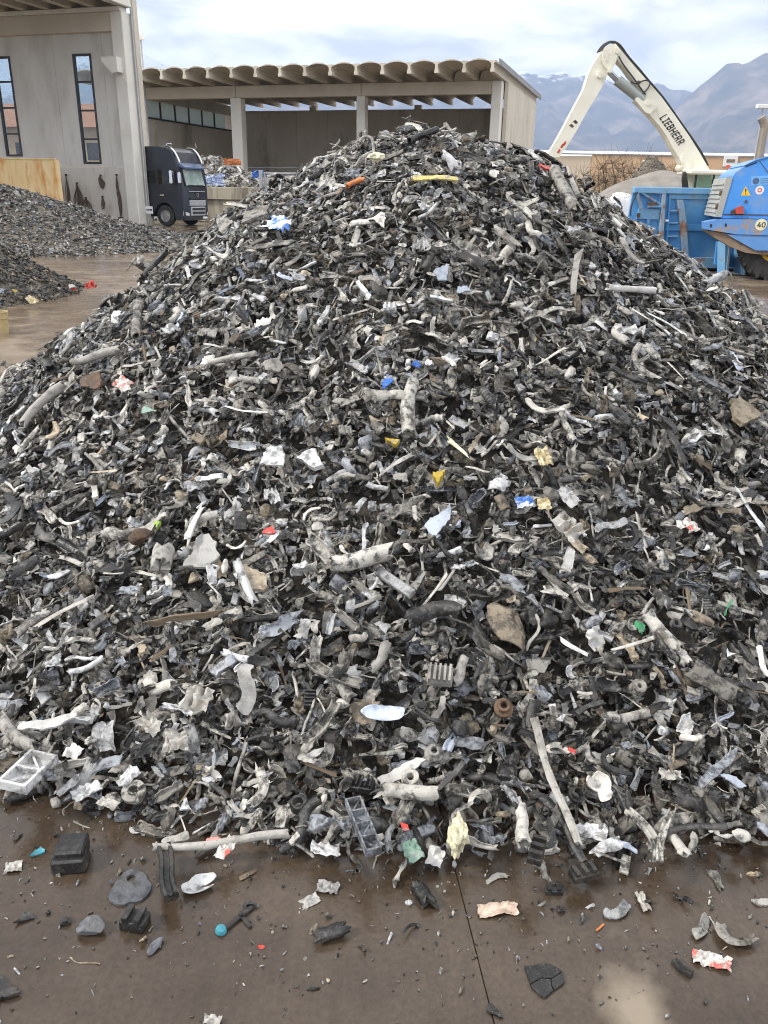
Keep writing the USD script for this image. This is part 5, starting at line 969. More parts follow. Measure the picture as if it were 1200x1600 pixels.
# ------------------------------------------------------------------ pieces the photograph singles out, on the heap and on the ground before it
SP = []                                        # (X, Y, words) anchors for the other labels
def lay(name, mesh, X, Y, Lpx, ang, m, label, category, anchor=None, stand=0.0, roll=0.0, sink=97, smooth=38, lift=0.0, group=None, parts=()):
    """Lays a mesh whose long side is x at the point of heap or ground seen at pixel X, Y, its length Lpx pixels along ANG degrees (down to the right)."""
    q, n, d = Surface.hit(X, Y); a = math.radians(ang); w = math.cos(a) * CR - math.sin(a) * CU
    t = w - d * ((w @ n) / (d @ n)); t = t * min(1, 2.0 / np.linalg.norm(t)); t = t * (1 - stand) + w * stand
    fs = max(.9, np.linalg.norm(t) * .85); L = Lpx * ((q - O) @ _F0) / FPX * np.linalg.norm(t); t = t / np.linalg.norm(t); nn = n * (1 - stand) - d / np.linalg.norm(d) * stand; nn = nn - t * (nn @ t); nn /= np.linalg.norm(nn); b = np.cross(nn, t)
    Rm = np.stack([t, b, nn], 1) @ Rot.from_euler('x', roll, degrees=True).as_matrix(); v, f = arr(mesh); v = v - (v.max(0) + v.min(0)) / 2; k = L / np.ptp(v[:, 0]); kk = np.array([k, k / fs, k / fs]); v = v * kk; P = v @ Rm.T
    jx = np.clip(((q[0] + P[:, 0] - GX0) / GR).astype(int), 0, NX - 1); jy = np.clip(((q[1] + P[:, 1] - GY0) / GR).astype(int), 0, NY - 1)
    hh = Hh[jy, jx]; z = float(np.percentile(hh - P[:, 2], sink)) + lift if not stand else q[2]
    if Zf[jy, jx].max() < -.01: z = float(-P[:, 2].min()) - .0008 + lift
    else: np.maximum.at(Hh, (jy, jx), P[:, 2] + z - .01)
    loc = np.array([q[0], q[1], z])
    if parts:
        o = thing(name, loc, label, category, group); obj(parts[0][0], (P + loc, f), m, o, smooth=smooth)
        for pn, pm, pmat in parts[1:]: pv, pf = arr(pm); c0 = (arr(mesh)[0].max(0) + arr(mesh)[0].min(0)) / 2; obj(pn, (((pv - c0) * kk) @ Rm.T + loc, pf), pmat, o, smooth=smooth)
    else: o = obj(name, (P + loc, f), m, label=label, category=category, group=group, smooth=smooth, at=loc)
    if anchor: SP.append((X, Y, anchor))
    return o
rs_ = [1000]
def rr(): rs_[0] += 1; return np.random.default_rng(rs_[0])
def hose(L=.2, R=.03, bend=.4, **k): return g_hose(rr(), 1.0, R / L, bend, wob=k.pop('wob', .12), **k)
def shard(asp=.5, th=.06, bend=.2, crump=.02, corners=None): return g_shard(rr(), 1.0, asp, th, bend, seg=24, rings=4, crump=crump, corners=corners)
def foil(asp=.7, amp=.4): return g_foil(rr(), 1.0, asp, amp, n=14)
def chunk(b=.6, c=.5, planes=10, lump=.14): return g_chunk(rr(), 1.0, b, c, planes, lump, 3)
def strip(w=.12, t=.03, bend=.8, tw=.3): return g_strip(rr(), 1.0, w, t, bend, tw, 22)
def shell(b=.8, c=.7, frac=.6): return g_shell(rr(), 1.0, b, c, frac, .08, 26, 9)
def stick(w=.1, t=.08): return g_stick(rr(), 1.0, w, t)
F_, HP_, SC = 'flat_fragment', 'hose_piece', 'scrap piece'
big_list = [
    ('plastic_strap', strip(.16, .04, .12, .1), 680, 297, 72, 2, 'yellow_hose', 'flattened yellow hose lying across the upper slope of the heap', 'hose', 'the flattened yellow hose'),
    ('crumpled_bag', foil(.8, .35), 436, 372, 36, 10, 'foil_blue', 'crumpled blue and white printed bag on the left upper slope', 'bag', 'the blue printed bag'),
    (F_, shard(.8, .06, .05, corners=5), 690, 434, 27, 0, 'pale_blue', 'square pale tile fragment high in the middle of the heap', 'tile', 'the pale square tile'),
    (F_, shard(.9, .05, .05, corners=5), 724, 463, 24, 5, 'pale_blue', 'bluish square fragment right below the pale square tile', 'tile', 'the bluish square'),
    (F_, shard(.45, .06, .3), 604, 610, 28, 115, 'blue_scrap', 'bright blue curved fragment in the middle of the slope', SC, 'the bright blue fragment'),
    (F_, shard(.6, .06, .3), 651, 577, 13, 20, 'blue_scrap', 'tiny bright blue scrap right of the bright blue fragment', SC, None),
    (F_, shard(.3, .2, .3), 612, 706, 20, 25, 'yellow_scrap', 'small bright yellow plastic piece in the middle of the slope', SC, 'the upper yellow piece'),
    (F_, shard(.35, .2, .3), 685, 779, 22, 85, 'yellow_scrap', 'small yellow plastic piece above the pale blue sheet', SC, 'the lower yellow piece'),
    ('plastic_sheet', shard(.36, .03, .15, .04, 7), 686, 818, 60, -50, 'pale_blue', 'torn pale blue plastic sheet in the centre of the heap', 'plastic sheet', 'the pale blue sheet'),
    ('splinter', stick(.22, .14), 714, 728, 52, 38, 'cream_foam', 'whitish sawn stick in the middle of the slope', 'stick', 'the whitish sawn stick'),
    ('splinter', stick(.2, .14), 741, 719, 40, -55, 'tan_scrap', 'tan stick crossing the end of the whitish sawn stick', 'stick', None),
    (F_, shard(.5, .12, .02, .0, 5), 487, 738, 42, -3, 'plastic_grey', 'light grey flat rectangular tile left of the centre', 'tile', 'the grey rectangular tile'),
    (F_, shard(.8, .06, .05, .0, 6), 430, 748, 44, -40, 'plastic_grey', 'large angular grey plate beside the rectangular tile', 'plate', 'the angular grey plate'),
    (HP_, hose(.2, .024, .35), 566, 905, 104, -12, 'rubber_grey', 'long thick grey hose with a pale cuff in the centre', 'hose', 'the thick cuffed hose'),
    (HP_, hose(.2, .03, -.9), 676, 972, 92, -12, 'rubber_black', 'thick black curved hose below the pale blue sheet', 'hose', 'the black curved hose'),
    (F_, shard(.8, .06, .05), 233, 643, 24, -10, 'green_faded', 'small faded green plate on the left slope', SC, 'the faded green plate'),
    ('crumpled_film', foil(.8, .5), 193, 604, 26, 30, 'foil_mixed', 'crumpled red and white film on the left slope', 'film', 'the red and white film'),
    (F_, shard(.8, .06, .1), 147, 608, 34, 5, 'rust_brown', 'rusty brown plate below the left skyline of the heap', 'plate', 'the rusty brown plate'),
    (F_, shard(.5, .08, .2), 420, 840, 22, -15, 'red_scrap', 'small red torn scrap left of the centre', SC, 'the small red scrap'),
    ('rubber_chunk', chunk(.6, .5), 222, 872, 38, -10, 'rust_brown', 'orange brown lump on the left slope', SC, 'the orange brown lump'),
    (F_, shard(.6, .08, .4), 247, 848, 16, 0, 'lime_scrap', 'lime green scrap just above the orange brown lump', SC, None),
    ('plastic_sheet', shard(.30, .03, .1, .02, 7), 75, 1140, 95, -12, 'pale_white', 'long white pointed plastic sheet at the lower left', 'plastic sheet', 'the white pointed sheet'),
    (F_, shard(.75, .05, .2, .05, 7), 316, 886, 50, 30, 'pale_white', 'white notched plastic fan shape left of the centre', SC, 'the white fan shape'),
    ('rubber_bushing', g_hose(rr(), 1., .42, .05, wall=.9, n=8, m=16, wob=.02), 256, 893, 40, 100, 'pale_dust', 'stubby pale grey cylinder left of the white fan shape', 'plug', 'the stubby pale cylinder'),
    ('shell_fragment', shell(.42, .3, 1.), 597, 1174, 68, 2, 'pale_blue', 'oval pale blue plastic dish on the lower slope', 'dish', 'the oval pale dish'),
    ('plastic_sheet', shard(.34, .03, .25, .02, 7), 628, 1214, 84, -24, 'pale_white', 'large white leaf shaped plastic piece low in the middle', 'plastic sheet', 'the white leaf shape'),
    (HP_, hose(.2, .023, .12), 640, 1248, 92, 5, 'rubber_grey', 'straight grey hose lying below the white leaf shape', 'hose', 'the straight grey hose'),
    ('bracket', g_truss(rr(), 1., .26, .14, 4), 567, 1295, 88, 68, 'plastic_slate', 'grey ribbed truss bracket at the front foot', 'bracket', 'the truss bracket'),
    ('rubber_bushing', g_ring(rr(), .5, .5, .42, False), 641, 1226, 28, 0, 'rubber_grey', 'round ring bushing tucked under the white leaf shape', 'bushing', None),
    ('rubber_bushing', g_ring(rr(), .5, .45, .35, True), 678, 1182, 30, 10, 'rubber_grey', 'flanged bushing right of the oval pale dish', 'bushing', 'the flanged bushing'),
    ('rubber_bushing', g_ring(rr(), .5, .5, .35, True), 786, 1118, 30, 0, 'rust_brown', 'rusty brown ring bushing on the lower right slope', 'bushing', 'the rusty bushing'),
    ('splinter', stick(.06, .055), 862, 1242, 215, 71, 'pale_dust', 'very long pale rod leaning down to the front foot', 'rod', 'the long pale rod'),
    ('shell_fragment', shell(.8, .9, .7), 934, 1243, 46, 80, 'pale_dust', 'broken whitish cup at the lower right', 'cup', 'the broken whitish cup'),
    (HP_, hose(.2, .03, .1), 809, 1350, 66, 84, 'pale_dust', 'pale hose stub standing out at the front foot', 'hose', 'the pale hose stub'),
    ('folded_fragment', shard(.2, .03, .05, .0, 5), 1119, 1221, 90, -52, 'plastic_slate', 'long slate coloured wedge plate at the lower right', 'plate', 'the slate wedge'),
    (F_, shard(.35, .05, .1), 1140, 1246, 46, 25, 'pale_blue', 'pale flat piece under the slate wedge', SC, None),
    ('sealing_profile', g_profile(rr(), 1., .12, -1.0, 24), 1003, 1345, 100, 60, 'rubber_grey', 'curved double bead seal strip at the front foot', 'seal', 'the curved seal strip'),
    ('sealing_profile', g_profile(rr(), 1., .12, .5, 20), 1036, 1316, 84, 105, 'rubber_grey', 'upright double bead seal strip at the front foot', 'seal', None),
    ('bracket', g_truss(rr(), 1., .62, .2, 2), 50, 1234, 72, -45, 'plastic_grey', 'light blue grey ribbed plastic tray at the lower left corner', 'tray', 'the ribbed plastic tray'),
    (HP_, hose(.2, .022, .5), 30, 1178, 84, 42, 'rubber_grey', 'grey hose running down above the ribbed plastic tray', 'hose', 'the hose at the left edge'),
    ('foam_lump', chunk(.42, .4, 6, .7), 716, 1318, 60, 95, 'cream_foam', 'ragged cream foam lump at the front foot', 'foam', 'the cream foam lump'),
    ('crumpled_film', foil(.7, .4), 643, 1338, 36, 60, 'green_faded', 'crumpled greenish film with red at the front foot', 'film', 'the greenish film'),
    (F_, shard(.6, .06, .3), 632, 1324, 16, 60, 'red_scrap', 'red corner of film beside the crumpled greenish film', SC, None),
    ('crumpled_film', foil(.7, .5), 849, 718, 30, 70, 'foil_gold', 'crumpled gold foil on the right slope', 'foil', 'the gold foil'),
    ('crumpled_film', foil(.9, .4), 847, 821, 22, 0, 'foil_gold', 'smaller gold foil scrap below the larger gold foil', 'foil', 'the small gold scrap'),
    ('crumpled_film', foil(.7, .5), 1072, 853, 28, 55, 'foil_mixed', 'crumpled red film on the right slope', 'film', 'the red film'),
    ('crumpled_film', foil(.6, .4), 817, 826, 30, -10, 'foil_blue', 'blue and white film scrap beside the small gold scrap', 'film', None),
    ('crumpled_film', foil(.6, .5), 886, 836, 52, 40, 'foil_white', 'bent white crumpled sheet on the right slope', 'film', 'the white crumpled sheet'),
    (F_, shard(.6, .08, .02, .0, 6), 1154, 676, 50, 52, 'tan_scrap', 'large greyish tan slab at the far right', 'plate', 'the tan slab'),
    (F_, shard(.8, .08, .3), 1001, 986, 16, 0, 'green_scrap', 'bright green scrap on the right slope', SC, 'the bright green scrap'),
    (F_, shard(.6, .08, .3), 1133, 974, 14, 20, 'green_scrap', 'bright green scrap near the right edge', SC, None),
    (F_, shard(.8, .08, .3), 891, 1192, 14, 30, 'red_scrap', 'tiny bright red scrap beside the long pale rod', SC, None),
    (HP_, hose(.2, .011, .1), 1040, 1052, 92, 52, 'pale_dust', 'long straight pale pipe on the lower right slope', 'pipe', 'the straight pale pipe'),
    (HP_, hose(.2, .02, .3), 1030, 1030, 84, 50, 'rubber_grey', 'grey pipe lying against the straight pale pipe', 'pipe', None),
    ('splinter', stick(.16, .12), 895, 1015, 54, 30, 'pale_white', 'short whitish flat stick on the lower right slope', 'stick', 'the short whitish stick'),
    ('splinter', stick(.12, .1), 292, 975, 140, -10, 'wood_scrap', 'long splintered wooden stick on the lower left slope', 'wood', 'the splintered wood'),
    (F_, shard(.5, .08, .3, .1), 392, 934, 62, 25, 'tan_scrap', 'tan torn bark like plate right of the splintered wood', SC, 'the tan torn plate'),
    (HP_, hose(.2, .015, .2), 386, 968, 78, 68, 'plastic_grey', 'grey hose hanging down beside the tan torn plate', 'hose', None),
    ('splinter', stick(.2, .13), 303, 840, 72, -66, 'pale_white', 'white straight stick above the white fan shape', 'stick', 'the white straight stick'),
    ('rubber_chunk', chunk(.42, .3, 10, .25), 790, 1010, 92, 62, 'mud_brown', 'large lumpy grey stone like block right of the black curved hose', SC, 'the large lumpy block'),
    (HP_, hose(.2, .035, .7, squash=.7), 1108, 1098, 88, 32, 'rubber_dusty', 'fat flattened grey hose on the lower right slope', 'hose', 'the fat flattened hose'),
    (HP_, hose(.2, .022, -1.2), 555, 305, 34, -20, 'orange_scrap', 'small orange tan tube on the upper left slope', 'tube', 'the orange tube'),
    (F_, shard(.5, .08, .2), 852, 266, 22, 10, 'red_scrap', 'dull red plate near the right skyline', 'plate', 'the dull red plate'),
    ('rubber_chunk', chunk(.8, .6, 6, .4), 588, 252, 24, 0, 'cream_foam', 'cream foam lump high on the heap', 'foam', 'the upper foam lump'),
    ('folded_fragment', strip(.24, .02, .5, .2), 386, 1092, 80, 102, 'pale_white', 'tall pale curled sheet on the lower left slope', 'plastic sheet', 'the tall pale sheet'),
    ('crumpled_film', foil(.8, .45), 310, 1112, 46, 10, 'foil_white', 'large crumpled white film on the lower left slope', 'film', 'the large white film'),
    ('crumpled_film', foil(.7, .4), 236, 1136, 36, 40, 'foil_white', 'crumpled white film left of the large white film', 'film', None),
    ('crumpled_film', foil(.8, .4), 275, 1170, 44, -10, 'foil_white', 'dirty white crumpled bag below the large white film', 'film', None),
    (F_, shard(.75, .05, .1, .03, 7), 398, 338, 58, -30, 'rubber_dusty', 'broad dark plate on the left skyline of the heap', 'plate', 'the broad dark plate'),
    ('finned_block', g_block(rr(), 1., .7, .5, 5), 687, 1068, 40, 5, 'pale_dust', 'pale finned block on the lower slope', 'block', 'the pale finned block'),
    ('rubber_chunk', chunk(.7, .6), 428, 1030 - 420, 30, 20, 'pale_dust', 'pale rounded lump left of the bright blue fragment', SC, None),
    ('crumpled_film', foil(.7, .4), 1090, 860 - 280, 26, 10, 'pale_white', 'whitish film on the right upper slope', 'film', 'the whitish film'),
    (HP_, hose(.2, .011, .35), 364, 602, 78, -10, 'pale_dust', 'pale bowed hose on the left upper slope', 'hose', 'the pale bowed hose'),
    ('splinter', stick(.12, .1), 386, 672, 70, 10, 'pale_white', 'white straight rod below the pale bowed hose', 'rod', None),
    (HP_, hose(.2, .012, -.9), 70, 660, 96, -45, 'pale_dust', 'pale curved pipe on the far left slope', 'pipe', 'the pale curved pipe'),
    (HP_, hose(.2, .012, .4), 150, 570, 80, -14, 'pale_dust', 'pale bent pipe just below the left skyline', 'pipe', 'the pale bent pipe'),
    (HP_, hose(.2, .02, .2), 216, 520, 70, 95, 'rubber_dusty', 'dark cuffed hose standing on the left slope', 'hose', 'the dark cuffed hose'),
    (HP_, hose(.2, .018, .5), 640, 660, 90, 96, 'rubber_grey', 'wrinkled grey hose hanging straight down in the middle', 'hose', 'the wrinkled hanging hose'),
    ('splinter', stick(.16, .1), 900, 425, 76, 98, 'pale_dust', 'pale stake lying down the right upper slope', 'stick', 'the pale stake'),
    (HP_, hose(.2, .011, .3), 985, 462, 80, 5, 'pale_white', 'pale pipe across the right upper slope', 'pipe', 'the pale crossing pipe'),
    (HP_, hose(.2, .012, 1.8), 1000, 640 - 60, 60, 70, 'rubber_grey', 'looped grey hose on the right slope', 'hose', 'the looped hose'),
    (HP_, hose(.2, .022, .3), 880, 330, 80, 62, 'rubber_grey', 'thick grey hose lying down the right skyline', 'hose', 'the thick skyline hose'),
    (HP_, hose(.2, .03, .1), 820, 222, 52, 3, 'rubber_grey', 'thick pale pipe just under the right of the top', 'pipe', 'the pipe at the top'),
]
for nm, me, X, Y, L, an, m, lab, c, anc in big_list: lay(nm, me, X, Y, L, an, m, lab, c, anc)
lay('hose_piece', hose(.2, .022, 0), 1116, 437, 50, -28, 'plastic_grey', 'grey pipe end sticking out of the right skyline', 'pipe', 'the pipe on the right skyline', stand=.8)
hk = tube(curve([[-.5, -.02, 0], [-.1, .0, 0], [.3, .02, 0], [.44, .05, 0], [.5, .16, 0], [.45, .27, 0], [.36, .33, 0]], 26), .035, 10)
lay('hose_piece', hk, 574, 240, 62, -92, 'pale_dust', 'pale hooked hose rising from the left of the top', 'hose', 'the pale hooked hose', stand=.7)
for k, (X, Y, L, an) in enumerate(((106, 535, 56, -62), (118, 515, 60, -40), (96, 548, 40, -75))):
    lay('plastic_strand', strip(.09, .03, .9, .1), X, Y, L, an, 'pale_white', ('pale curved strand lowest on the left skyline', 'long pale arched strand on the left skyline', 'short pale strand under the arched strands at left')[k], 'strand', None, stand=.3)
where_sky = lambda X: {505: 'left of the top', 640: 'at the very top', 668: 'tallest at the top', 700: 'just right of the top', 742: 'right shoulder of the top', 940: 'below the pipe at the top', 350: 'by the low wall', 290: 'left flank below the truck', 1180: 'far right end', 170: 'far left end'}[X]
for X, Y, L, an in ((505, 262, 30, -60), (640, 190, 22, -100), (668, 186, 26, -70), (700, 200, 24, -130), (742, 210, 22, -60), (940, 318, 30, -60), (350, 352, 26, -140), (290, 392, 24, -80), (1180, 498, 26, -100), (170, 470, 30, -95)):
    lay('flat_fragment', shard(.3, .06, .4), X, Y, L, an, 'rubber_grey', f'torn grey shred poking up from the heap skyline, {where_sky(X)}', SC, None, stand=.6)

# the ground in front
GD = 'pieces scattered on the wet concrete before the heap'
twoP = cat(bx(-.5, .5, -.5, .1, 0, .45, .06), bx(-.42, .44, -.35, .42, .1, .62, .06))
tube_open = g_split(rr(), 1., .2, .1, 4.8, .2, 14, 12)
ring_half = g_split(rr(), 1., .12, 2.4, 2.6, .25, 20, 8)
gl = [
    ('crumpled_film', foil(.8, .3), 22, 1358, 28, -10, 'foil_white', 'crumpled white film lying alone at the left edge', 'film', 'the lone white film'),
    ('rubber_block', twoP, 114, 1348, 54, -4, 'rubber_wet', 'stepped black rubber block on the ground at left', 'block', 'the stepped rubber block'),
    ('steel_tab', g_plate_hole(rr(), 1., .9, .07, .10), 206, 1388, 58, -75, 'stone_slate', 'rounded grey metal tab with a hole', 'metal tab', 'the tab with a hole'),
    ('hose_piece', hose(.2, .005, .1), 348, 1343, 214, -5, 'pale_dust', 'long pale pipe lying along the foot at left', 'pipe', 'the long pale pipe'),
    ('sealing_profile', g_profile(rr(), 1., .24, .05, 14), 264, 1388, 84, 82, 'rubber_wet', 'black grooved channel pointing at the viewer', 'channel', 'the black channel'),
    ('shell_fragment', shell(.55, .4, .9), 312, 1388, 58, -20, 'plastic_grey', 'broken grey hollow tub under the long pale pipe', 'tub', None),
    ('crumpled_film', foil(.4, .4), 356, 1354, 46, -55, 'foil_mixed', 'twisted red and cream foil leaning on the pale pipe', 'foil', 'the red and cream foil'),
    ('splinter', stick(.25, .18), 385, 1371, 40, -28, 'wood_scrap', 'short brown stick right of the red and cream foil', 'stick', None),
    ('rubber_chunk', chunk(.62, .4), 143, 1457, 48, -12, 'stone_slate', 'slate grey angular stone like piece', SC, 'the slate piece'),
    ('rubber_chunk', g_block(rr(), 1., .7, .6, 2), 212, 1447, 38, 10, 'rubber_wet', 'black bow tie shaped rubber piece', SC, 'the bow tie piece'),
    ('rubber_chunk', chunk(.42, .3), 243, 1482, 38, -42, 'stone_slate', 'small wedge shaped grey piece', SC, None),
    ('rubber_block', g_block(rr(), 1., .6, .5, 1), 103, 1443, 18, -15, 'rubber_wet', 'tiny black block left of the slate piece', 'block', None),
    ('wire', g_wire(rr(), 1., .02), 133, 1503, 34, 60, 'tan_scrap', 'thin curly tan fibre', 'fibre', None),
    ('flat_fragment', shard(.85, .08, .05, .0, 6), 14, 1546, 46, -10, 'rubber_wet', 'glossy black plate cut by the left edge', 'plate', 'the glossy black plate'),
    ('flat_fragment', shard(.7, .08, .2), 408, 1481, 12, 20, 'red_scrap', 'tiny bright red chip on the concrete', SC, None),
    ('crumpled_film', foil(.6, .2), 484, 1410, 32, -30, 'pale_white', 'white petal shaped scrap', SC, 'the white petals'),
    ('crumpled_film', foil(.6, .3), 512, 1391, 36, 10, 'pale_white', 'rolled white scrap touching the white petal', SC, None),
    ('rubber_strip', strip(.16, .06, 1.0, .4), 517, 1361, 40, -60, 'rubber_grey', 'hooked grey strip above the white petals', 'strip', None),
    ('hose_piece', tube_open, 517, 1466, 64, -22, 'rubber_wet', 'open black rubber tube piece in the middle foreground', 'hose', 'the open black tube'),
    ('hose_piece', g_split(rr(), 1., .22, .1, 4.2, .3, 12, 10), 662, 1406, 54, 58, 'rubber_wet', 'ridged black rubber piece below the cream foam lump', 'hose', 'the ridged black piece'),
    ('wire', g_wire(rr(), 1., .06), 642, 1457, 32, -12, 'rubber_wet', 'small twisted black clip', 'clip', None),
    ('crumpled_film', foil(.35, .25), 778, 1424, 66, -6, 'foil_cream', 'crumpled cream and brown foil packet', 'foil', 'the cream foil packet'),
    ('rubber_block', g_block(rr(), 1., .5, .45, 3), 833, 1386, 38, -75, 'rubber_wet', 'upright black rubber block in the row of three', 'block', 'the row of black blocks'),
    ('rubber_block', g_block(rr(), 1., .5, .4, 2), 864, 1395, 28, 0, 'rubber_wet', 'smallest black rubber block in the row of three', 'block', None),
    ('rubber_block', g_block(rr(), 1., .45, .4, 3), 909, 1388, 40, -15, 'rubber_wet', 'longest black rubber block in the row of three', 'block', None),
    ('rubber_block', g_block(rr(), 1., .8, .6, 1), 876, 1424, 12, 0, 'rubber_wet', 'tiny black cube below the row of three blocks', 'block', None),
    ('rubber_strip', strip(.25, .06, 1.1, .4), 964, 1428, 44, -18, 'plastic_grey', 'curled grey strip below the curved seal strip', 'strip', 'the curled grey strip'),
    ('crumpled_film', foil(.4, .5), 1004, 1413, 34, 65, 'foil_white', 'small crumpled silvery film', 'film', None),
    ('rubber_strip', strip(.25, .12, .6, .8), 1066, 1410, 38, 28, 'rubber_wet', 'twisted glossy black scrap on the right', SC, None),
    ('rubber_block', g_split(rr(), 1., .22, .05, 4., .4, 10, 8), 1118, 1378, 40, 62, 'rubber_dusty', 'thin dark rubber block near the right foot', 'block', None),
    ('tyre_piece', ring_half, 1146, 1470, 78, 25, 'rubber_dusty', 'half ring of torn rubber on the right foreground', 'rubber ring', 'the half rubber ring'),
    ('rubber_strip', strip(.35, .06, .6, .5), 1096, 1455, 40, -52, 'rubber_grey', 'curled grey strip left of the half rubber ring', 'strip', None),
    ('crumpled_film', foil(.38, .35), 1112, 1505, 66, 14, 'foil_mixed', 'crumpled silver and red wrapper below the half ring', 'wrapper', 'the silver and red wrapper'),
    ('rubber_strip', g_profile(rr(), 1., .4, .3, 10), 1066, 1516, 38, 42, 'rubber_black', 'dark grooved strip left of the silver and red wrapper', 'strip', None),
    ('flat_fragment', shard(.8, .10, .1, .03, 7), 1190, 1413, 30, 0, 'pale_dust', 'pale lump cut by the right edge', SC, None),
    ('flat_fragment', shard(.5, .08, .1), 773, 1586, 32, 40, 'rubber_wet', 'glossy dark chip at the bottom edge', SC, None),
    ('crumpled_film', foil(.5, .4), 331, 1597, 30, 10, 'foil_white', 'white crumpled scrap cut by the bottom edge', 'film', None),
    ('splinter', stick(.3, .2), 937, 1453, 18, -40, 'orange_scrap', 'tiny orange brown splinter', 'splinter', None),
    ('flat_fragment', shard(.4, .06, .3), 490, 1547, 22, -10, 'rubber_wet', 'flat black chip below the open black tube', SC, None),
    ('flat_fragment', shard(.6, .06, .3), 40, 1438, 22, -60, 'rubber_black', 'dark chip at the far left of the concrete', SC, None),
    ('crumpled_film', foil(.5, .3), 172, 1284, 30, 20, 'foil_white', 'white speckled scrap at the left foot of the heap', 'film', None),
    ('flat_fragment', shard(.5, .08, .3), 58, 1335, 26, -25, 'teal_scrap', 'small teal sliver behind the stepped rubber block', SC, None),
    ('crumpled_film', foil(.6, .4), 335, 1325, 28, 0, 'pink_scrap', 'pinkish crumpled film touching the long pale pipe', 'film', None),
]
for nm, me, X, Y, L, an, m, lab, c, anc in gl: lay(nm, me, X, Y, L, an, m, lab, c, anc, group=None)
# broken glossy tile: a chequered dark plate in three pieces
def tilebits():
    p = Polygon([(-.5, -.30), (-.30, .30), (.0, .48), (.34, .34), (.42, -.02), (.5, -.34), (.14, -.46)])
    cuts = [Polygon([(-.6, -.6), (-.6, .6), (.02, .6), (.10, .1), (-.02, -.1), (.04, -.6)]), Polygon([(.03, .6), (.6, .6), (.6, .02), (.3, .0), (.11, .1)]), Polygon([(.05, -.6), (-.005, -.1), (.11, .085), (.3, -.015), (.6, .0), (.6, -.6)])]
    return [arr(trimesh.creation.extrude_polygon(p.intersection(c).buffer(-.008), .07, engine='earcut')) for c in cuts]
tb = tilebits(); whole = cat(*tb); grid = []
for k in range(6): grid.append(bx(-.40 + k * .085, -.392 + k * .085, -.22, .22, .0705, .074)); grid.append(bx(-.42, .02, -.2 + k * .085, -.192 + k * .085, .0705, .074))
lay('broken_plate', tb[0], 846, 1521, 34, 55, 'rubber_wet', 'cracked glossy black grid plate on the right foreground', 'plate', 'the cracked black plate', parts=(('plate_piece',), ('plate_piece', tb[1], 'rubber_wet'), ('plate_piece', tb[2], 'rubber_wet'), ('raised_grid', cat(*grid), 'rubber_black')))
# black two-armed clip with a blue cap
arm = cat(bx(-.5, .5, -.06, .06, 0, .10, .02), bx(.05, .16, -.06, .06, .0, .16, .02)); leg_ = sweep(np.array([[.1, -.0, .05], [.08, -.2, .05], [.04, -.42, .04]]), np.array([[-.05, -.03], [.05, -.03], [.05, .03], [-.05, .03]])); cap_ = lathe([(.0, -.03), (.13, -.03), (.15, .02), (.12, .10), (.0, .12)], 18)
claw = sweep(curve([[.3, .05, .05], [.42, .16, .07], [.55, .06, .08], [.62, -.12, .06]], 10), np.array([[-.05, -.05], [.05, -.05], [.05, .05], [-.05, .05]]), np.linspace(1, .5, 10))
lay('plastic_clip', arm, 372, 1438, 58, -38, 'rubber_wet', 'black two armed plastic clip with a blue round cap', 'clip', 'the clip with a blue cap', parts=(('arm',), ('leg', leg_, 'rubber_wet'), ('claw', claw, 'rubber_black'), ('round_cap', (cap_[0] + [-.55, .02, .03], cap_[1]), 'teal_scrap')))

# ------------------------------------------------------------------ the heap's largest pieces, each a thing with its own label
big = stage.GetPrimAtPath('/World/scrap_heap')
instancer('/World/scrap_heap/fragments', [(i, Rm, np.array(p) - off, sc) for a, (i, Rm, p, sc) in enumerate(placed) if a not in solo])
def where(X, Y):
    k = min(range(len(SP)), key=lambda k: (SP[k][0] - X) ** 2 + (SP[k][1] - Y) ** 2); dx, dy = X - SP[k][0], Y - SP[k][1]; a = (math.degrees(math.atan2(dy, dx)) + 382.5) % 360
    return ('right of', 'lower right of', 'below', 'lower left of', 'left of', 'upper left of', 'above', 'upper right of')[int(a // 45)] + ' ' + SP[k][2], math.hypot(dx, dy)
lab = {}
for a, kind in solo.items():
    i, Rm, p, sc = placed[a]; X, Y, _ = project(p); wh_, dist = where(X, Y); lg = sc * stock[i]['size']; sz = 'long ' if lg > .15 and kind in ('hose_piece', 'rubber_strip', 'split_hose', 'splinter') else 'large ' if lg > .12 else 'small ' if lg < .06 else ''
    lab.setdefault(f"{sz}{TONE_WORD.get(stock[i]['mat'], 'grey')} {KIND_WORD[kind][0]} {wh_}", []).append((dist, a))
ORD = ['nearest', 'second nearest', 'third nearest', 'fourth nearest', 'fifth nearest', 'sixth nearest', 'seventh nearest', 'eighth nearest', 'ninth nearest', 'tenth nearest']
for text, l in lab.items():
    for n_, (_, a) in enumerate(sorted(l)):
        i, Rm, p, sc = placed[a]; kind = solo[a]; me = stock_mesh(numbered('/World/' + kind), i); set_matrix(me, Rm, sc, p)
        data(me.GetPrim(), label=text if len(l) == 1 else f'{text}, {ORD[min(n_, 9)]}', category=KIND_WORD[kind][1], group=KIND_WORD[kind][0] + 's of the big scrap heap')

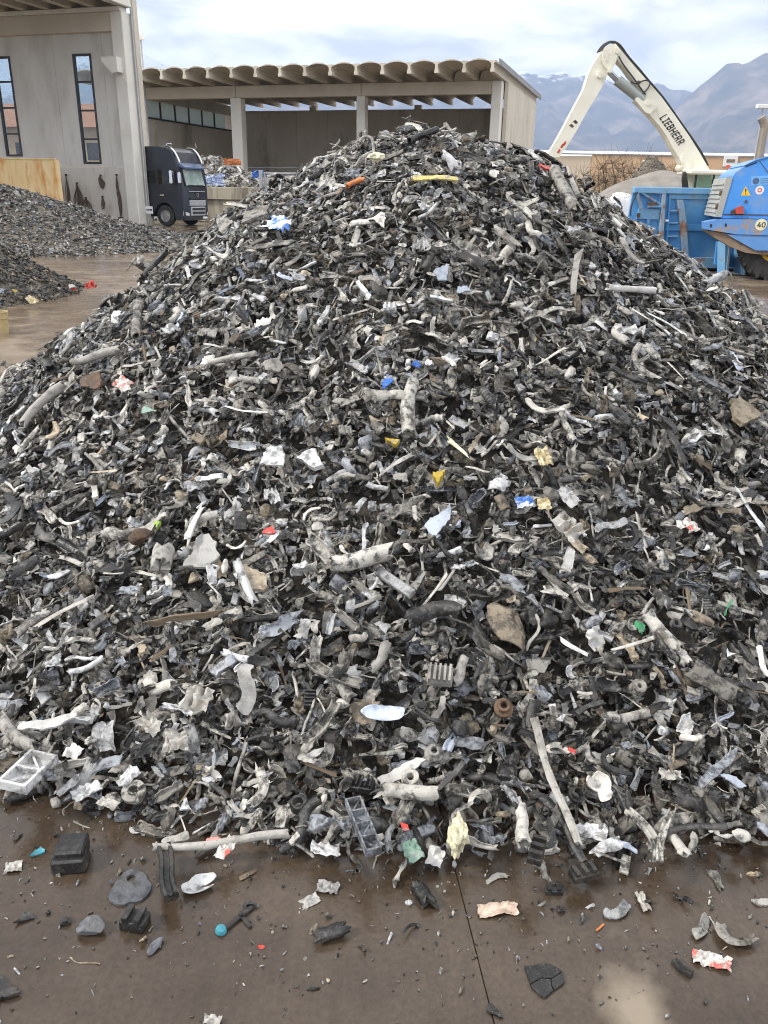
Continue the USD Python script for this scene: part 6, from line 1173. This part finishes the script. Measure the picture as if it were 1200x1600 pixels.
# ------------------------------------------------------------------ grit, and the smaller heaps
rg2 = np.random.default_rng(9)
small = [i for i in BY['rubber_chunk'] + BY['flat_fragment'] + BY['folded_fragment']]
items = []
for k in range(1700):
    X, Y = rg2.uniform(-40, 1240), 1640 - 420 * rg2.random() ** .55
    g = ground(X, Y); q = heap_z(g[0], g[1])
    if q > .02: continue
    near_ = math.exp(q * 4.5)
    if rg2.random() > .10 + .8 * near_: continue
    i = small[rg2.integers(len(small))]; sc = rg2.uniform(.05, .15) * (1 + 1.3 * (rg2.random() < .07 * (1 + near_ * 2)))
    items.append((i, Rot.random(random_state=int(rg2.integers(1 << 30))).as_matrix(), g + [0, 0, .004 * sc * 4], sc))
gt = thing('ground_grit', (0, 2, 0), 'fine crumbs and chips strewn over the wet concrete before the heap', 'grit', kind='stuff')
instancer('/World/ground_grit/crumbs', [(i, R_, p - np.array([0, 2, 0]), s) for i, R_, p, s in items])
def small_heap(name, label, cx, cy, aL, aR, bF, bB, h, N, lo, hi, kinds_, seed, power=1.2, tones=None, n=2.0, core='heap_core', zbase=0.0, lump=.3):
    r = np.random.default_rng(seed); p = [cx, cy, h, aL, aR, bF, bB, n, .2, power]
    zf = lambda x, y: heap_z(x, y, p) + (fbm(np.stack([x * .5, y * .5, x * 0 + seed], -1), 3, seed) - .5) * lump * np.clip(heap_z(x, y, p) / h * 3, 0, 1)
    t = thing(name, (cx, cy, zbase), label, 'scrap heap', kind='stuff'); X, Y = np.meshgrid(np.linspace(cx - aL * 1.03, cx + aR * 1.03, 70), np.linspace(cy - bF * 1.03, cy + bB * 1.03, 70)); Z = np.maximum(zf(X, Y) - .03, -.06)
    i, j = np.meshgrid(np.arange(69), np.arange(69), indexing='ij'); q = i * 70 + j; q = np.stack([q, q + 1, q + 71, q + 70], -1).reshape(-1, 4)
    obj('core', (np.stack([X, Y, Z + zbase], -1).reshape(-1, 3), np.vstack([q[:, [0, 1, 2]], q[:, [0, 2, 3]]])), core, t, smooth=True)
    pool = [i for i in range(len(stock)) if stock[i]['kind'] in kinds_ and (tones is None or stock[i]['mat'] in tones)]; pool = [pool[i] for i in r.permutation(len(pool))[:60]]
    x, y = cx + r.uniform(-aL, aR, N), cy + r.uniform(-bF, bB, N); z = zf(x, y); e = .05; zx, zy = zf(x + e, y), zf(x, y + e); its = []
    for k in np.nonzero(z > -.01)[0]:
        if y[k] > cy + .5 * bB and r.random() < .6: continue
        nn = np.array([-(zx[k] - z[k]) / e, -(zy[k] - z[k]) / e, 1.]); sc = r.uniform(lo, hi)
        its.append((pool[r.integers(len(pool))], rotation(nn, r.uniform(0, 6.28), abs(r.normal(0, .5)), r.uniform(0, 6.28), False), (x[k] - cx, y[k] - cy, max(0, z[k]) + r.uniform(-.03, .03) * sc), sc))
    instancer(f'/World/{t.GetName()}/fragments', its); return t
K1 = ('rubber_chunk', 'flat_fragment', 'folded_fragment', 'rubber_strip', 'splinter', 'shell_fragment')
small_heap('fine_heap', 'wide low heap of fine grey shredded scrap before the tall shed', -12.6, 27.4, 9, 6.9, 6.7, 6.5, 1.62, 26000, .8, 2.1, K1 + ('rubber_shred',), 31, 1.4, core='mud_brown', n=2.5, tones=('rubber_grey', 'stone_slate', 'rubber_dusty', 'plastic_slate', 'rubber_black'))
small_heap('mixed_heap', 'dark brown heap of mixed shreds with bright bits at the left edge', -8.35, 13.6, 5, 3.2, 3.15, 3.4, 1.55, 20000, .5, 1.3, K1 + ('crumpled_film', 'rubber_shred'), 37, 1.1, core='mud_brown', tones=('rubber_black', 'mud_brown', 'rubber_wet', 'tan_scrap', 'wood_scrap'))
for k, (X, Y, L, m, lab_, anc) in enumerate(((112, 450, 12, 'red_scrap', 'red plastic bit low on the dark brown heap', None), (139, 447, 14, 'red_scrap', 'red sheet at the right tip of the dark brown heap', None), (22, 452, 10, 'yellow_scrap', 'yellow bit on the dark brown heap', None), (50, 470, 15, 'foil_gold', 'pale gold lump at the foot of the dark brown heap', None), (112, 446, 14, 'pale_white', 'white plastic piece beside the red bit on the brown heap', None), (2, 454, 8, 'pale_blue', 'pale blue bit at the left edge on the brown heap', None))):
    g = Plane((-5.6, 12.2), 0); s = g.px(X + 1, Y + 1); c_ = g.w([[s[0], 0, max(s[1], .03)]])[0]; d_ = heap_z(c_[0], c_[1], [-8.35, 13.6, 1.55, 5, 3.2, 3.15, 3.4, 2., .2, 1.1])
    v, f = foil(.7, .4) if k % 2 else shard(.7, .08, .3); v = v * L * 13.6 / FPX; c_[2] = max(c_[2], d_ + .03); obj('plastic_bit', (v @ rotation(np.array([.4, -.8, 1.]), k, .2, 0, False).T + c_, f), m, label=lab_, category='scrap piece', at=c_)
wp = LW.w([[-2.2, 2.9, 0]])[0]
small_heap('trash_heap', 'pale heap of mixed plastic trash piled behind the low wall', wp[0], wp[1], 5.2, 5.6, 2.9, 3.2, 3.25, 4200, 2.0, 6.0, ('flat_fragment', 'crumpled_film', 'folded_fragment', 'shell_fragment', 'splinter', 'hose_piece'), 41, .9, ('pale_dust', 'pale_white', 'plastic_grey', 'tan_scrap', 'rubber_grey', 'foil_white', 'mud_brown'), core='mud_brown', n=2.6, lump=.7)
for X, Y, Lm, m, lab_, c0, asp in ((362, 254, .95, 'orange_scrap', 'bright orange plastic sheet on top of the pale trash heap', 'plastic sheet', .35), (333, 283, 1.1, 'foil_blue', 'blue and white sack low on the pale trash heap', 'sack', .5), (402, 273, .7, 'blue_scrap', 'blue film beside the fence post on the pale trash heap', 'film', .6), (416, 284, 1.0, 'pale_white', 'white sheet leaning behind the steel fence', 'plastic sheet', .35)):
    g = Plane(LW.w([[0, 1.2, 0]])[0], 8); s = g.px(X, Y); c_ = g.w([[s[0], 0, s[1]]])[0]; v, f = foil(asp, .3); obj('plastic_sheet', ((v * Lm)[:, [0, 2, 1]] * [1, .6, 1] + c_, f), m, label=lab_, category=c0, at=c_)
CH = GM.w([[GM.px(1010, 290)[0], 2.0, 0]])[0]
small_heap('chip_heap', 'small heap of dark brown chips on top of the grey gravel mound', CH[0] + .7, CH[1], 2.4, 2.8, 2, 2, 3.75, 2600, 1.2, 2.4, K1, 43, .9, core='mud_brown', tones=('mud_brown', 'rubber_grey', 'tan_scrap', 'rubber_dusty'))
